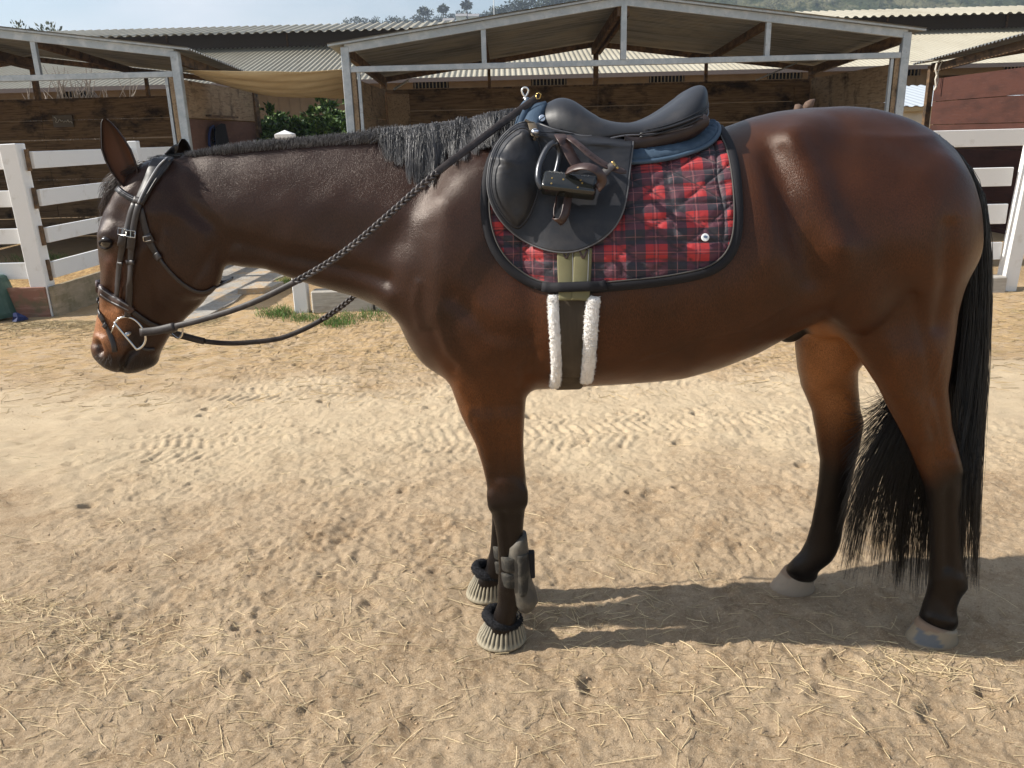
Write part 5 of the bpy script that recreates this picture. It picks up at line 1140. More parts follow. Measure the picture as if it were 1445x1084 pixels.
def xyc(n):
    cl = [tuple(PZ(a, b_)[:2]) + (s_,) for a, b_, s_ in ((60, 880, .14), (90, 900, .12), (30, 860, .1), (150, 930, .2), (40, 1000, .25), (300, 1000, .3), (480, 960, .25), (250, 905, .2), (900, 940, .3), (1150, 960, .3), (720, 1040, .3), (1290, 940, .12), (1200, 1030, .3), (1420, 960, .2), (820, 870, .12), (560, 820, .3), (1000, 880, .3), (100, 780, .3), (480, 880, .2), (340, 1060, .2))]
    x = np.zeros(n); y = np.zeros(n)
    for i in range(n):
        if rng.random() < .78: c = cl[rng.integers(len(cl))]; x[i], y[i] = c[0] + rng.normal() * c[2] * 1.3, c[1] + rng.normal() * c[2] * .55
        else: y[i] = rng.uniform(1.2, 4.2); x[i] = rng.uniform(-.85, .9) * (y[i] + .3)
    return x, np.clip(y, 1.15, 8)
shs = lambda: (lambda s: (.80 * s, .64 * s, .38 * s))(rng.uniform(.55, 1.15))
straw(2300, xyc, lambda: rng.uniform(.015, .075) * (2.2 if rng.random() < .16 else 1), lambda: rng.uniform(.0006, .0013), shs, 'straw')
straw(4200, xyc, lambda: rng.uniform(.006, .03), lambda: rng.uniform(.0005, .001), lambda: (lambda s: (.55 * s, .40 * s, .22 * s))(rng.uniform(.4, 1.1)), 'chaff')
def xyf(n):
    y = 4.6 + 2.9 * rng.random(n) ** .7; x = rng.uniform(-.75, .8, n) * y; m = vnoise(x, y, 1.6, 77) > -.12; y[~m] = 5.3 + rng.random((~m).sum()) * 2; return x, y
straw(6500, xyf, lambda: rng.uniform(.02, .12), lambda: rng.uniform(.001, .0022), lambda: (lambda s: (.60 * s, .44 * s, .22 * s))(rng.uniform(.35, 1.15)), 'hay_wisps')
def xyp(n):
    x = rng.uniform(-4.6, -2.6, n); y = 7.25 + np.abs(rng.normal(size=n)) * .12; y = 7.35 - np.abs(rng.normal(size=n)) * .2; return x, y
straw(1800, xyp, lambda: rng.uniform(.04, .16), lambda: rng.uniform(.001, .0024), lambda: (lambda s: (.5 * s, .38 * s, .2 * s))(rng.uniform(.35, 1.1)), 'hay_drift')
# crumbs of dirt
nc = 9000; cx, cy = [], []
for i in range(nc):
    if rng.random() < .6: p = prints[rng.integers(len(prints))]; a = rng.uniform(0, 6.28); q = p[2] * rng.uniform(.9, 2.2); cx.append(p[0] + math.cos(a) * q); cy.append(p[1] + math.sin(a) * q)
    else: yy = rng.uniform(1.2, 5); cx.append(rng.uniform(-.8, .85) * yy); cy.append(yy)
cx, cy = np.array(cx), np.array(cy); cz = hz(cx, cy); V, Fq = [], []
ico = [(0, 0, 1), (.9, 0, .2), (.2, .85, .25), (-.8, .5, .2), (-.7, -.6, .25), (.3, -.9, .2), (0, 0, -.6)]; icf = [(0, 1, 2), (0, 2, 3), (0, 3, 4), (0, 4, 5), (0, 5, 1), (6, 2, 1), (6, 3, 2), (6, 4, 3), (6, 5, 4), (6, 1, 5)]
for i in range(nc):
    s = .0016 + .0045 * rng.random() ** 5; a = rng.uniform(0, 6.28); ca, sa = math.cos(a), math.sin(a); k = len(V)
    for p in ico: px_, py2 = p[0] * s * rng.uniform(.7, 1.3), p[1] * s * rng.uniform(.7, 1.3); V.append((cx[i] + px_ * ca - py2 * sa, cy[i] + px_ * sa + py2 * ca, cz[i] + p[2] * s * .8))
    Fq += [tuple(k + q for q in f) for f in icf]
mesh_obj('dirt_crumbs', V, Fq, mat('dirt_crumb', (.46, .34, .22), .95, .1, noise=(40, (.34, .24, .15), .4, .6, I3)), kind='stuff', smooth=True)
# ------------------------------------------------------------------ materials of the yard
m_wpaint = mat('white_fence_paint', (.74, .74, .73), .55, .35, noise=[(7, (.58, .56, .52), .58, .75, (1, 1, 1)), (45, (.42, .38, .32), .70, .78, (1, 1, 1))], bump=(40, .15, .002, I3))
m_wood = mat('stained_planks', (.165, .105, .054), .85, .2, noise=[(5, (.23, .15, .082), .4, .7, (.35, 1, 3)), (2.1, (.018, .012, .008), .50, .64, (1, 1, 1.6)), (30, (.07, .042, .022), .45, .7, (.12, 1, 2))], bump=[(30, .6, .006, (.12, 1, 1.5)), (6, .4, .01, (.3, 1, 1))])
m_ply = mat('stained_plywood', (.29, .205, .125), .85, .2, noise=[(3.2, (.045, .03, .02), .52, .66, (1, 1, .6)), (14, (.36, .27, .17), .45, .7, (1, .4, 1)), (40, (.14, .095, .06), .5, .7, (1, .12, 1))], bump=(26, .5, .005, (1, .15, 1)))
m_red = mat('red_brown_boards', (.070, .027, .019), .8, .25, noise=[(6, (.046, .019, .014), .45, .65, (1, .3, 1)), (34, (.10, .044, .033), .58, .75, (1, .12, 1.5))], bump=(28, .45, .004, (1, .12, 1)))
m_redw = mat('weathered_red_board', (.24, .12, .085), .85, .2, noise=[(5, (.15, .125, .075), .50, .62, I3), (25, (.33, .20, .15), .5, .7, (.2, .2, 1))], bump=(25, .5, .005, (.2, .2, 1)))
m_grayb = mat('weathered_grey_board', (.30, .245, .17), .9, .2, noise=[(4, (.20, .17, .105), .48, .62, I3), (22, (.38, .31, .23), .5, .7, (.2, .2, 1))], bump=(30, .5, .005, (.2, .2, 1)))
m_galv = mat('galvanised_steel', (.36, .40, .43), .45, .5, .35, noise=[(9, (.47, .50, .52), .45, .65, I3), (26, (.26, .24, .21), .60, .75, I3)], bump=(50, .1, .001, I3))
m_rust = mat('rusty_beam', (.10, .062, .035), .8, .3, noise=[(16, (.20, .12, .06), .45, .65, (1, .3, 1)), (6, (.045, .03, .02), .5, .65, I3)], bump=(40, .4, .003, I3))
m_roof = mat('corrugated_roof', (.27, .285, .29), .55, .4, .15, noise=[(30, (.11, .115, .12), .42, .62, (.03, 1, .1)), (1.3, (.28, .275, .25), .45, .65, (1, 1, 1)), (7, (.24, .21, .17), .60, .75, (.4, 1, 1))])
m_under = mat('corrugated_roof_dull', (.27, .26, .24), .65, .3, .1, noise=[(2, (.17, .145, .11), .45, .65, (.3, 1, 1)), (18, (.33, .28, .21), .55, .75, (.2, 1, 1))])
m_barnroof = mat('barn_roof_sheet', (.37, .34, .265), .55, .4, .1, noise=[(.5, (.31, .28, .21), .45, .65, (1, .5, 1)), (3, (.26, .225, .17), .60, .75, (1, .25, 1))])
m_barnwall = mat('barn_wall_siding', (.185, .135, .085), .8, .25, noise=[(2, (.15, .11, .07), .45, .65, I3)])
m_dark = mat('opening_shade', (.012, .011, .010), .9, .1)  # near-black sheet behind the barn window bars, painted shade of the recess
m_cream = mat('cream_paint', (.68, .64, .52), .7, .3, noise=(3, (.6, .56, .45), .45, .7, I3)); m_tan = mat('tan_trim', (.52, .40, .22), .6, .3)
m_conc = mat('old_concrete', (.33, .305, .265), .85, .2, noise=[(3.5, (.42, .30, .18), .50, .60, I3), (2.5, (.22, .205, .185), .45, .62, I3), (30, (.40, .385, .35), .5, .7, I3)], bump=[(6, .5, .02, I3), (70, .4, .003, I3)])
# ------------------------------------------------------------------ fences
def post(parent, x, y, h=1.52, s=.125, cap=True, lean=(0, 0)):
    m = MB().beam((x - lean[0], y, -.05), (x + lean[0], y, h), s, s, up=(0, 1, 0), bev=.006); m.build('post', m_wpaint, parent)
    if cap:
        m = MB(); z = h; w = s / 2 + .012; m.box(x - w, x + w, y - w, y + w, z, z + .035, .003); m.build('post_cap', m_wpaint, parent); v = [(x - w, y - w, z + .035), (x + w, y - w, z + .035), (x + w, y + w, z + .035), (x - w, y + w, z + .035), (x, y, z + .07)]
        mesh_obj('post_cap', v, [(0, 1, 4), (1, 2, 4), (2, 3, 4), (3, 0, 4)], m_wpaint, parent)
RZ = [(1.335, 1.485), (1.0, 1.148), (.665, .805), (.335, .49)]
f1 = thing('rail_fence', 'white four-rail fence at the left edge, along the front of the left pen', 'fence', (-6, 7.66, 0), 'white rail fences round the pens')
post(f1, -4.415, 7.66, 1.555, .155, False, (-.02, 0))
for k, (a, b_) in enumerate(RZ):
    MB().box(-8.0, -4.50, 7.66, 7.70, a, b_, .004).build('rail', m_wpaint, f1)
post(f1, -8.0, 7.7, 1.55, .13, False)
f2 = thing('rail_fence', 'white four-rail fence running back from the left corner post', 'fence', (-4.3, 9, 0), 'white rail fences round the pens')
for k, (a, b_) in enumerate(RZ):
    MB().beam((-4.30, 7.70, (a + b_) / 2), (-4.16, 10.95, (a + b_) / 2 + .0), .035, b_ - a, bev=.004).build('rail', m_wpaint, f2)
    MB().box(-4.335, -4.31, 7.655, 7.69, a - .02, b_ + .02).build('bracket', m_rust, f2)
post(f2, -4.19, 9.6, 1.56, .10, False)
f3 = thing('rail_fence', 'white four-rail fence behind the horse, along the front of the middle pen', 'fence', (1.4, 7.6, 0), 'white rail fences round the pens')
for x_ in (-.3, 1.4, 3.1): post(f3, x_, 7.62, 1.42, .12, False)
post(f3, -1.94, 7.52, 1.54, .125, True); post(f3, 4.70, 7.56, 1.44, .135, False, (.04, 0))
for k, (a, b_) in enumerate(((1.315, 1.46), (.96, 1.125), (.62, .80), (.29, .45))):
    MB().box(-1.87, 4.60 if k else 4.95, 7.52 if k == 0 else 7.60, 7.56 if k == 0 else 7.64, a, b_, .004).build('rail', m_wpaint, f3)
MB().box(4.78, 7.2, 7.52, 7.56, 1.315, 1.46, .004).build('rail', m_wpaint, f3)
f4 = thing('rail_fence', 'white four-rail fence running back from the capped post beyond the neck', 'fence', (-1.93, 9, 0), 'white rail fences round the pens')
for k, (a, b_) in enumerate(RZ): MB().beam((-1.93, 7.66, (a + b_) / 2), (-1.95, 10.95, (a + b_) / 2), .035, b_ - a, bev=.004).build('rail', m_wpaint, f4)
kb = thing('kickboard', 'weathered red and grey boards at the foot of the left white fence', 'board', (-4.3, 7.6, 0))
MB().box(-8, -4.335, 7.56, 7.60, -.03, .27, .004).build('board', m_redw, kb); MB().beam((-4.29, 7.585, .12), (-4.13, 10.8, .12), .045, .30, bev=.004).build('board', m_grayb, kb)
m_lt = mat('pale_grey_beam', (.42, .39, .34), .85, .2, noise=[(9, (.30, .27, .23), .5, .65, (.3, 1, 3)), (40, (.52, .49, .44), .5, .7, (.3, 1, 2))], bump=(40, .6, .006, (.3, 1, 2)))
k2 = thing('sleeper', 'short pale grey timber lying against the white post below the neck', 'timber', (-1.5, 7.45, 0)); MB().box(-1.83, -1.27, 7.42, 7.58, -.02, .19, .012).build('timber', m_lt, k2)
k3 = thing('sleeper', 'long pale grey timber lying along the middle pen fence', 'timber', (0, 7.5, 0)); MB().box(-1.25, 4.6, 7.44, 7.58, -.02, .155, .012).build('timber', m_lt, k3)
# ------------------------------------------------------------------ shelters
PITCHC = .09
def corr(x0, x1, z0, z1, y0, y1, mt, name, parent, th=.012, amp=.017):
    n = int((y1 - y0) / (PITCHC / 4)); V = []
    for j in range(n + 1):
        y = y0 + (y1 - y0) * j / n; dz = amp * math.sin(2 * math.pi * j / 4 + .7) ; dy = 0; tilt = -(y - y0) / (y1 - y0) * ZDROP
        for (x, z) in ((x0, z0), (x1, z1)): V += [(x, y, z + dz + tilt), (x, y, z + dz + tilt - .003)]
    F1 = []
    for j in range(n):
        a = j * 4; F1 += [(a, a + 2, a + 6, a + 4), (a + 1, a + 5, a + 7, a + 3), (a, a + 4, a + 5, a + 1), (a + 2, a + 3, a + 7, a + 6)]
    return mesh_obj(name, V, F1, mt, parent, smooth=False)
ZDROP = .17
def plank_wall(parent, x0, x1, y, z0, z1, ph, mt, gap=.008, name='plank', n=1, along='x', gaps=()):
    z = z1; k = 0; L_ = (x1 - x0) / n
    while z > z0:
        for i in range(n):
            j = rng.normal() * .004; g = gap if k not in gaps else .022
            a, b_ = x0 + i * L_ + .003, x0 + (i + 1) * L_ - .003; zz0, zz1 = max(z - ph + g, z0 - .02), z
            if along == 'x': m = MB().box(a, b_, y + j, y + .038 + j, zz0, zz1)
            else: m = MB().box(y + j, y + .03 + j, a, b_, zz0, zz1)
            m.build(name, mt, parent)
        z -= ph; k += 1
def shelter(x0, x1, lab, side_l, side_r, side_mat=(m_ply, m_ply), y0=11.0, y1=14.25, gr='open-fronted horse shelters'):
    s = thing('horse_shelter', lab, 'shelter', ((x0 + x1) / 2, y0, 0), gr); xm = (x0 + x1) / 2 - .03; ze, zp, zb = 2.60, 3.06, 2.355; ed = ZDROP
    for x_ in (x0, x1):
        MB().box(x_ - .05, x_ + .05, y0 - .05, y0 + .05, -.05, ze + .02, .006).build('post', m_galv, s)
        ix = .085 if x_ == x0 else -.085; MB().box(x_ + ix - .028, x_ + ix + .028, y0 - .02, y0 + .05, 0, zb - .03).build('post', m_ply, s); MB().box(x_ + ix * 1.75 - .018, x_ + ix * 1.75 + .018, y0 - .02, y0 + .03, 0, zb - .03).build('post', m_galv, s)
        MB().box(x_ - .045, x_ + .045, y1 - .05, y1 + .04, -.05, ze - ed, .004).build('post', m_rust, s)
    MB().box(xm - .04, xm + .04, y1 - .05, y1 + .03, 2.2, zp - ed, .004).build('post', m_rust, s)
    for (a, b_) in ((x0, xm), (xm, x1)):
        za, zb2 = (ze, zp) if a == x0 else (zp, ze)
        MB().beam((a, y0 - .01, za), (b_, y0 - .01, zb2), .06, .10, bev=.004).build('top_chord', m_galv, s); MB().beam((a, y1, za - ed), (b_, y1, zb2 - ed), .05, .08).build('top_chord', m_rust, s)
    MB().box(x0 + .05, x1 - .05, y0 - .035, y0 + .035, zb - .035, zb + .035, .004).build('tie_bar', m_galv, s)
    MB().box(x0 + .05, x1 - .05, y1 - .03, y1 + .03, 2.235, 2.275).build('tie_bar', m_rust, s)
    for f in (.25, .75):
        X = x0 + (x1 - x0) * f - .02 * (1 if f < .5 else -1); zt = ze + (zp - ze) * .5; MB().box(X - .03, X + .03, y0 - .03, y0 + .03, zb + .035, zt - .04).build('strut', m_galv, s)
        MB().box(X - .025, X + .025, y1 - .03, y1 + .02, 2.27, zt - ed - .03).build('strut', m_rust, s); MB().beam((X, y0, zt - .06), (X, y1, zt - ed - .06), .05, .10).build('rafter', m_rust, s)
    MB().box(xm - .035, xm + .035, y0 - .045, y0 + .03, zb + .035, zp - .04).build('strut', m_galv, s)
    for dx in (-.05, .05): MB().beam((xm + dx, y0, zp - .09), (xm + dx, y1, zp - ed - .09), .05, .14).build('ridge_beam', m_rust, s)
    for x_ in (x0 + .03, x1 - .03): MB().beam((x_, y0, ze - .045), (x_, y1, ze - ed - .045), .06, .12).build('eave_beam', m_rust, s)
    slope = (zp - ze) / (xm - x0); o_ = .20
    corr(x0 - o_, xm, ze - slope * o_ + .075, zp + .075, y0 - .12, y1 + .25, m_roof, 'roof_sheet', s); corr(xm, x1 + o_, zp + .075, ze - slope * o_ + .075, y0 - .12, y1 + .25, m_roof, 'roof_sheet', s)
    for a, b_, za, zb2 in ((x0 - o_, xm, ze - slope * o_ + .062, zp + .062), (xm, x1 + o_, zp + .062, ze - slope * o_ + .062)): MB().beam((a, y0 - .07, za), (b_, y0 - .07, zb2), .05, .022).build('roof_edge', m_galv, s)
    plank_wall(s, x0 + .05, x1 - .05, y1 - .09, .02, 2.245, .315, m_wood, n=2, gaps=(1,))
    MB().box(x0 + .06, x0 + .42, y1 - .135, y1 - .10, 0, 2.20).build('corner_board', m_ply, s); MB().box(x1 - .30, x1 - .06, y1 - .135, y1 - .10, 0, 2.15).build('corner_board', m_wood, s)
    for sd, x_, mt in ((side_l, x0 + .01, side_mat[0]), (side_r, x1 - .04, side_mat[1])):
        if sd: plank_wall(s, y0 + .08, y1 - .14, x_, .02, 2.27 if sd == 1 else 2.22, .47 if sd == 1 else .36, mt, along='y', gap=.010, name='side_board')
    return s
sh_mid = shelter(-1.98, 5.05, 'middle open shelter behind the saddle with gabled corrugated roof', 1, 1)
MB().tube([(-1.98 + .17, 14.2, 2.28), (-1.55, 14.2, 2.42)], .018, 6).build('brace', m_galv, sh_mid); MB().tube([(4.1, 14.1, 2.27), (4.75, 14.1, 2.52)], .012, 6).build('brace', m_galv, sh_mid)
sh_left = shelter(-11.15, -4.11, 'left open shelter at the picture edge with dark plank back wall', 1, 0)
plank_wall(sh_left, 11.06, 14.1, -4.14, 1.83, 2.30, .47, m_ply, along='y', name='side_board'); plank_wall(sh_left, 11.06, 14.1, -4.14, .02, 1.82, .60, mat('dull_red_boards', (.135, .072, .05), .85, .2, noise=[(5, (.10, .055, .04), .45, .65, (1, .3, 1)), (24, (.17, .10, .075), .55, .75, (1, .2, 1))], bump=(28, .4, .004, (1, .2, 1))), along='y', name='side_board', gap=.004)
MB().box(-4.17, -4.07, 14.1, 14.2, 0, 2.28).build('post', m_rust, sh_left)
sh_right = shelter(7.02, 14.05, 'right open shelter at the picture edge with red-brown side boards', 2, 2, (m_red, m_red))
MB().box(6.985, 7.01, 11.3, 11.5, 1.62, 1.635).build('staple', m_rust, sh_right)
# rope on the right shelter's back post
rp_ = thing('rope', 'frayed white rope tied to the rear post of the right shelter', 'rope', (7.02, 14.0, 2.3)); m_rope = mat('rope', (.62, .58, .50), .9, .1)
MB().tube([PY(x, y, 13.9) for x, y in ((1284, 87), (1300, 86), (1322, 85), (1333, 84), (1345, 82), (1360, 80))], .010, 6).build('cord', m_rope, rp_)
MB().tube([PY(x, y, 13.85) for x, y in ((1328, 85), (1322, 90), (1320, 98), (1322, 106), (1320, 112), (1321, 122), (1318, 128))], .014, 6).build('cord', m_rope, rp_); MB().tube([PY(x, y, 13.86) for x, y in ((1330, 86), (1326, 94), (1323, 104), (1324, 114), (1321, 126))], .010, 6).build('cord', m_rope, rp_)
# sun shade between the shelters
V = []; na, nb = 40, 26
for i in range(na + 1):
    for j in range(nb + 1):
        u, v = i / na, j / nb; x = -4.02 + (2.0) * u; y = 11.05 + .95 * v; sag = .20 * math.sin(math.pi * min(1, u * 1.05)) ** 1 * (.25 + .75 * math.sin(math.pi * v) ** .8); zz = 2.40 - .02 * u - .34 * v * (.2 + .8 * u) - sag * .8 + .012 * math.sin(v * 34 + 2 * math.sin(u * 5)) + .008 * math.sin(v * 61 + u * 4)
        V.append((x, y, zz))
n = nb + 1; tp = mesh_obj('sun_shade', V, [(i * n + j, (i + 1) * n + j, (i + 1) * n + j + 1, i * n + j + 1) for i in range(na) for j in range(nb)], mat('beige_tarp', (.50, .385, .22), .8, .2, noise=[(5, (.42, .31, .17), .4, .65, (.3, 3, 1))], bump=(30, .2, .004, (.2, 2, 1))), smooth=True); md = tp.modifiers.new('t', 'SOLIDIFY'); md.thickness = .004
tag(tp, 'sagging beige fabric shade stretched between left and middle shelters', 'shade')
# halter and rug on the left shelter's side wall
ht = thing('halter', 'blue and black halter hanging on the side wall of the left shelter', 'halter', (-4.05, 12.1, 1.6)); m_bn = mat('navy_nylon', (.012, .022, .085), .7, .3); m_bk2 = mat('black_cloth', (.008, .008, .010), .9, .2, bump=(40, .6, .01, I3))
def PX(px, py, X):
    d = ray(px, py); t = X / d[0]; return np.array([X, d[1] * t, CH + d[2] * t])
MB().tube([PX(x, y, -4.06) for x, y in ((297, 181), (301, 178), (304, 184), (304, 196), (302, 208), (298, 212), (295, 204), (295, 190), (297, 181))], .018, 6).build('strap', m_bn, ht)
MB().tube([PX(x, y, -4.05) for x, y in ((299, 196), (302, 197), (303, 200), (300, 202), (298, 199), (299, 196))], .008, 6).build('ring', m_steel, ht); MB().tube([PX(301, 202, -4.05), PX(303, 212, -4.05)], .007, 6).build('snap', m_steel, ht)
Vb = [PX(x, y, X) for X in (-4.07, -3.99) for x, y in ((304, 180), (312, 174), (318, 175), (321, 190), (325, 206), (326, 218), (306, 222), (305, 205), (303, 190))]
mesh_obj('rug', [tuple(v) for v in Vb], [tuple(range(9)), tuple(range(9, 18))[::-1]] + [(i, 9 + i, 9 + (i + 1) % 9, (i + 1) % 9) for i in range(9)], m_bk2, ht)
MB().box(-4.07, -4.0, 11.7, 12.9, 1.86, 1.885).build('hook_rail', m_rust, ht)
# name plate on the left back wall
np_ = thing('name_plate', 'small grey plate with white script on the left shelter back wall', 'sign', tuple(PY(88, 171, 14.05))); a, b_ = PY(73, 163, 14.1), PY(104, 179, 14.1); MB().box(a[0], b_[0], 14.10, 14.125, b_[2], a[2]).build('plate', mat('plate', (.12, .10, .08), .8), np_)
pts = [PY(x, y, 14.085) for x, y in chaikin([(76, 165), (80, 168), (78, 173), (82, 173), (84, 167), (86, 172), (88, 170), (90, 173), (92, 170), (94, 173), (96, 168), (97, 173), (100, 171), (102, 174)], 2)]; MB().tube(pts, .006, 5).build('script', mat('script_paint', (.45, .43, .38), .7), np_)
# ------------------------------------------------------------------ ground things
V = []; sl_ = [PZ(p, q)[:2] for p, q in ((112, 468), (200, 462), (285, 457), (330, 425), (345, 414), (372, 412), (398, 391), (380, 378), (360, 368), (330, 360), (250, 360), (180, 380), (130, 420))]
def slab(poly, z, name, lab, mt):
    n = len(poly); V = [(p[0], p[1], z) for p in poly] + [(p[0], p[1], -.06) for p in poly]; o = mesh_obj(name, V, [tuple(range(n))] + [(i, (i + 1) % n, n + (i + 1) % n, n + i)[::-1] for i in range(n)], mt); return o
sl1 = slab([(-3.62, 7.02), (-3.3, 6.98), (-3.05, 7.10), (-2.80, 7.18), (-2.74, 8.0), (-2.80, 8.55), (-2.66, 9.45), (-2.5, 10.5), (-2.5, 13.5), (-4.0, 13.5), (-4.0, 9.0), (-3.8, 7.8)], .004, 'path', None, m_conc); sl1['kind'] = 'structure'
sb = thing('broken_slab', 'broken piece of concrete at the edge of the path', 'slab', (-2.7, 8.6, 0)); MB().add([(-2.83, 8.42, -.02), (-2.52, 8.5, -.02), (-2.45, 8.8, -.02), (-2.75, 8.85, -.02), (-2.83, 8.42, .055), (-2.52, 8.5, .05), (-2.45, 8.8, .06), (-2.75, 8.85, .058)], [(4, 5, 6, 7), (0, 1, 5, 4), (1, 2, 6, 5), (2, 3, 7, 6), (3, 0, 4, 7)]).build('slab', m_conc, sb)
# green tub at the left edge
tb_ = thing('feed_tub', 'dark green plastic feed tub at the left edge of the picture', 'tub', (-4.55, 7.2, 0)); m_tub = mat('green_plastic', (.028, .075, .058), .5, .45, noise=(9, (.05, .10, .08), .5, .7, I3)); c = PZ(-12, 447)
rings([((c[0], c[1] , .01), .262, .262, 0), ((c[0], c[1], .05), .262, .262, 0), ((c[0], c[1], .34), .20, .20, 0), ((c[0], c[1], .372), .190, .190, 0), ((c[0], c[1], .385), .17, .17, 0)], 36).build('tub_body', m_tub, tb_, smooth=False)
bt_ = thing('cloth_scrap', 'dark blue scrap of cloth lying beside the green tub', 'cloth', tuple(PZ(28, 452))); q = PZ(27, 452); rings([((q[0], q[1], 0), .07, .06, 0), ((q[0] + .01, q[1], .04), .05, .045, .01), ((q[0] - .02, q[1], .07), .02, .02, 0)], 9, mod=lambda i, a: .25 * math.sin(3 * a + i)).build('cloth', m_bn, bt_)
# flat stone by the near hind hoof and pebbles
pb = thing('flat_stone', 'flat grey stone lying beside the near hind hoof', 'stone', tuple(PZ(1277, 866))); q = PZ(1278, 866); rings([((q[0], q[1], -.005), .035, .018, 0), ((q[0], q[1], .008), .033, .016, 0), ((q[0], q[1], .012), .022, .01, 0)], 11, mod=lambda i, a: .15 * math.sin(3 * a)).build('stone', m_conc, pb)
# grass tufts
def grass(cl, name, n, h0):
    ps, sc = [], []
    for i in range(n):
        c = cl[rng.integers(len(cl))]; q = PZ(c[0] + rng.normal() * c[2], c[1] + rng.normal() * c[3]); a = rng.uniform(0, 6.28); l = h0 * rng.uniform(.4, 1.2); k = rng.uniform(.2, .9); t = np.linspace(0, 1, 4)
        ps.append(np.stack([q[0] + math.cos(a) * l * k * t ** 1.6, q[1] + math.sin(a) * l * k * t ** 1.6, hz(np.array([q[0]]), np.array([q[1]]))[0] + l * t * (1 - .3 * k * t)], 1)); s = rng.uniform(.5, 1.2); sc.append((.10 * s, .20 * s, .035 * s) if rng.random() < .75 else (.25 * s, .22 * s, .08 * s))
    o = hair(ps, .0024, attr_mat('grass_blade', .6, .3), name, None, tip=.2, shades=sc); o['kind'] = 'stuff'
grass([(385, 443, 12, 3), (400, 440, 8, 3), (480, 453, 14, 3), (470, 457, 10, 3), (520, 445, 25, 4), (428, 447, 12, 3), (405, 398, 6, 3)], 'grass', 1500, .06); grass([(30, 368, 12, 3), (70, 363, 10, 3), (85, 365, 12, 2)], 'weeds', 300, .09)
# straw bedding heap inside the left pen
Vh = []; nh = 40
for i in range(nh + 1):
    for j in range(nh + 1):
        u, v = i / nh, j / nh; x = -8 + 3.75 * u; y = 8.3 + 2.5 * v; e_ = min(1, min(u, 1 - u, v, 1 - v) * 6); Vh.append((x, y, -.02 + e_ * (.12 + .12 * float(vnoise(np.array([x]), np.array([y]), 1.5, 50)[0]) + .05 * rng.random())))
n = nh + 1; bd_ = mesh_obj('straw_bedding', Vh, [(i * n + j, (i + 1) * n + j, (i + 1) * n + j + 1, i * n + j + 1) for i in range(nh) for j in range(nh)], mat('bedding', (.42, .28, .13), .9, .1, noise=[(12, (.25, .155, .075), .42, .6, I3), (60, (.52, .38, .19), .5, .7, I3)], bump=(60, 1, .02, I3)), smooth=True, kind='stuff')
# ------------------------------------------------------------------ barn
bn = thing('barn', 'long tan barn with corrugated roof and raised ridge behind the shelters', 'barn', (0, 24, 0)); BX0, BX1, BY, BE = -34, 40, 24.4, 3.10; BT = 4.60; BYT = 30.2
def corrY(x0, x1, y0, z0, y1, z1, pitch, amp, mt, name, parent):
    n = int((x1 - x0) / (pitch / 4)); V = []
    for j in range(n + 1):
        x = x0 + (x1 - x0) * j / n; dz = amp * (1 if j % 4 in (0, 1) else -1) * (1 if True else 0)
        V += [(x, y0, z0 + dz), (x, y1, z1 + dz), (x, y0, z0 + dz - .006), (x, y1, z1 + dz - .006)]
    F1 = []
    for j in range(n): a = j * 4; F1 += [(a, a + 4, a + 5, a + 1), (a + 2, a + 3, a + 7, a + 6), (a, a + 2, a + 6, a + 4)]
    return mesh_obj(name, V, F1, mt, parent)
corrY(BX0, BX1, BY - .55, BE - .05, BYT, BT, .155, .021, m_barnroof, 'roof_sheet', bn)
MB().box(BX0, BX1, BYT - .05, BYT + .05, BT - .1, BT + .52).build('monitor_wall', mat('monitor_dark', (.055, .042, .032), .8), bn)
for i in range(18): MB().box(BX0 + 2 + i * 4.1, BX0 + 2.06 + i * 4.1, BYT - .10, BYT - .05, BT, BT + .5).build('monitor_post', m_rust, bn)
corrY(BX0, BX1, BYT - 1.0, BT + .36, BYT + 2.2, BT + .95, .30, .030, m_barnroof, 'monitor_roof', bn)
MB().box(BX0, BX1, BYT - .02, BYT + 4.5, BT + .35, BT + .40).build('monitor_soffit', m_rust, bn)
corrY(BX0, BX1, BYT + 2.2, BT + .95, BYT + 10, BE, .30, .03, m_barnroof, 'roof_sheet', bn)
MB().box(BX0, BX1, BY - .62, BY - .55, BE - .14, BE - .03).build('gutter', mat('gutter', (.17, .14, .13), .6), bn)
wx = sorted([-2.10 + .62 - .58 + k * 3.32 for k in range(-9, 12)]); zA, zB = 2.83, 3.04
MB().box(BX0, BX1, BY, BY + .1, -.1, zA).build('wall', m_barnwall, bn); MB().box(BX0, BX1, BY, BY + .1, zB, BE + .05).build('wall', m_barnwall, bn)
prev = BX0
for x in wx:
    MB().box(prev, x - .50, BY, BY + .1, zA, zB).build('wall', m_barnwall, bn); prev = x + .50
    w = MB().box(x - .50, x + .50, BY + .12, BY + .15, zA, zB).build('window', m_dark, bn)
    bb = MB().box(-.014, .014, -.014, .014, zA, zB)
    b0 = None
    for k in range(10):
        if b0 is None: b0 = bb.build('window_bar', mat('window_bar', (.22, .19, .14), .6), w); b0.location = (x - .45 , BY + .05, 0); b0.matrix_parent_inverse = Matrix.Identity(4); me0 = b0.data
        else: q = bpy.data.objects.new('window_bar', me0); COL.objects.link(q); q.parent = w; q.matrix_parent_inverse = b0.matrix_parent_inverse; q.location = (x - .45 + k * .1, BY + .05, 0)
MB().box(prev, BX1, BY, BY + .1, zA, zB).build('wall', m_barnwall, bn)
# vertical siding seams
sd = MB()
for i in range(240): x = BX0 + .3 * i; sd.box(x, x + .02, BY - .012, BY - .001, 0, 2.8)
sd.build('siding_ribs', m_barnwall, bn, kind='stuff')
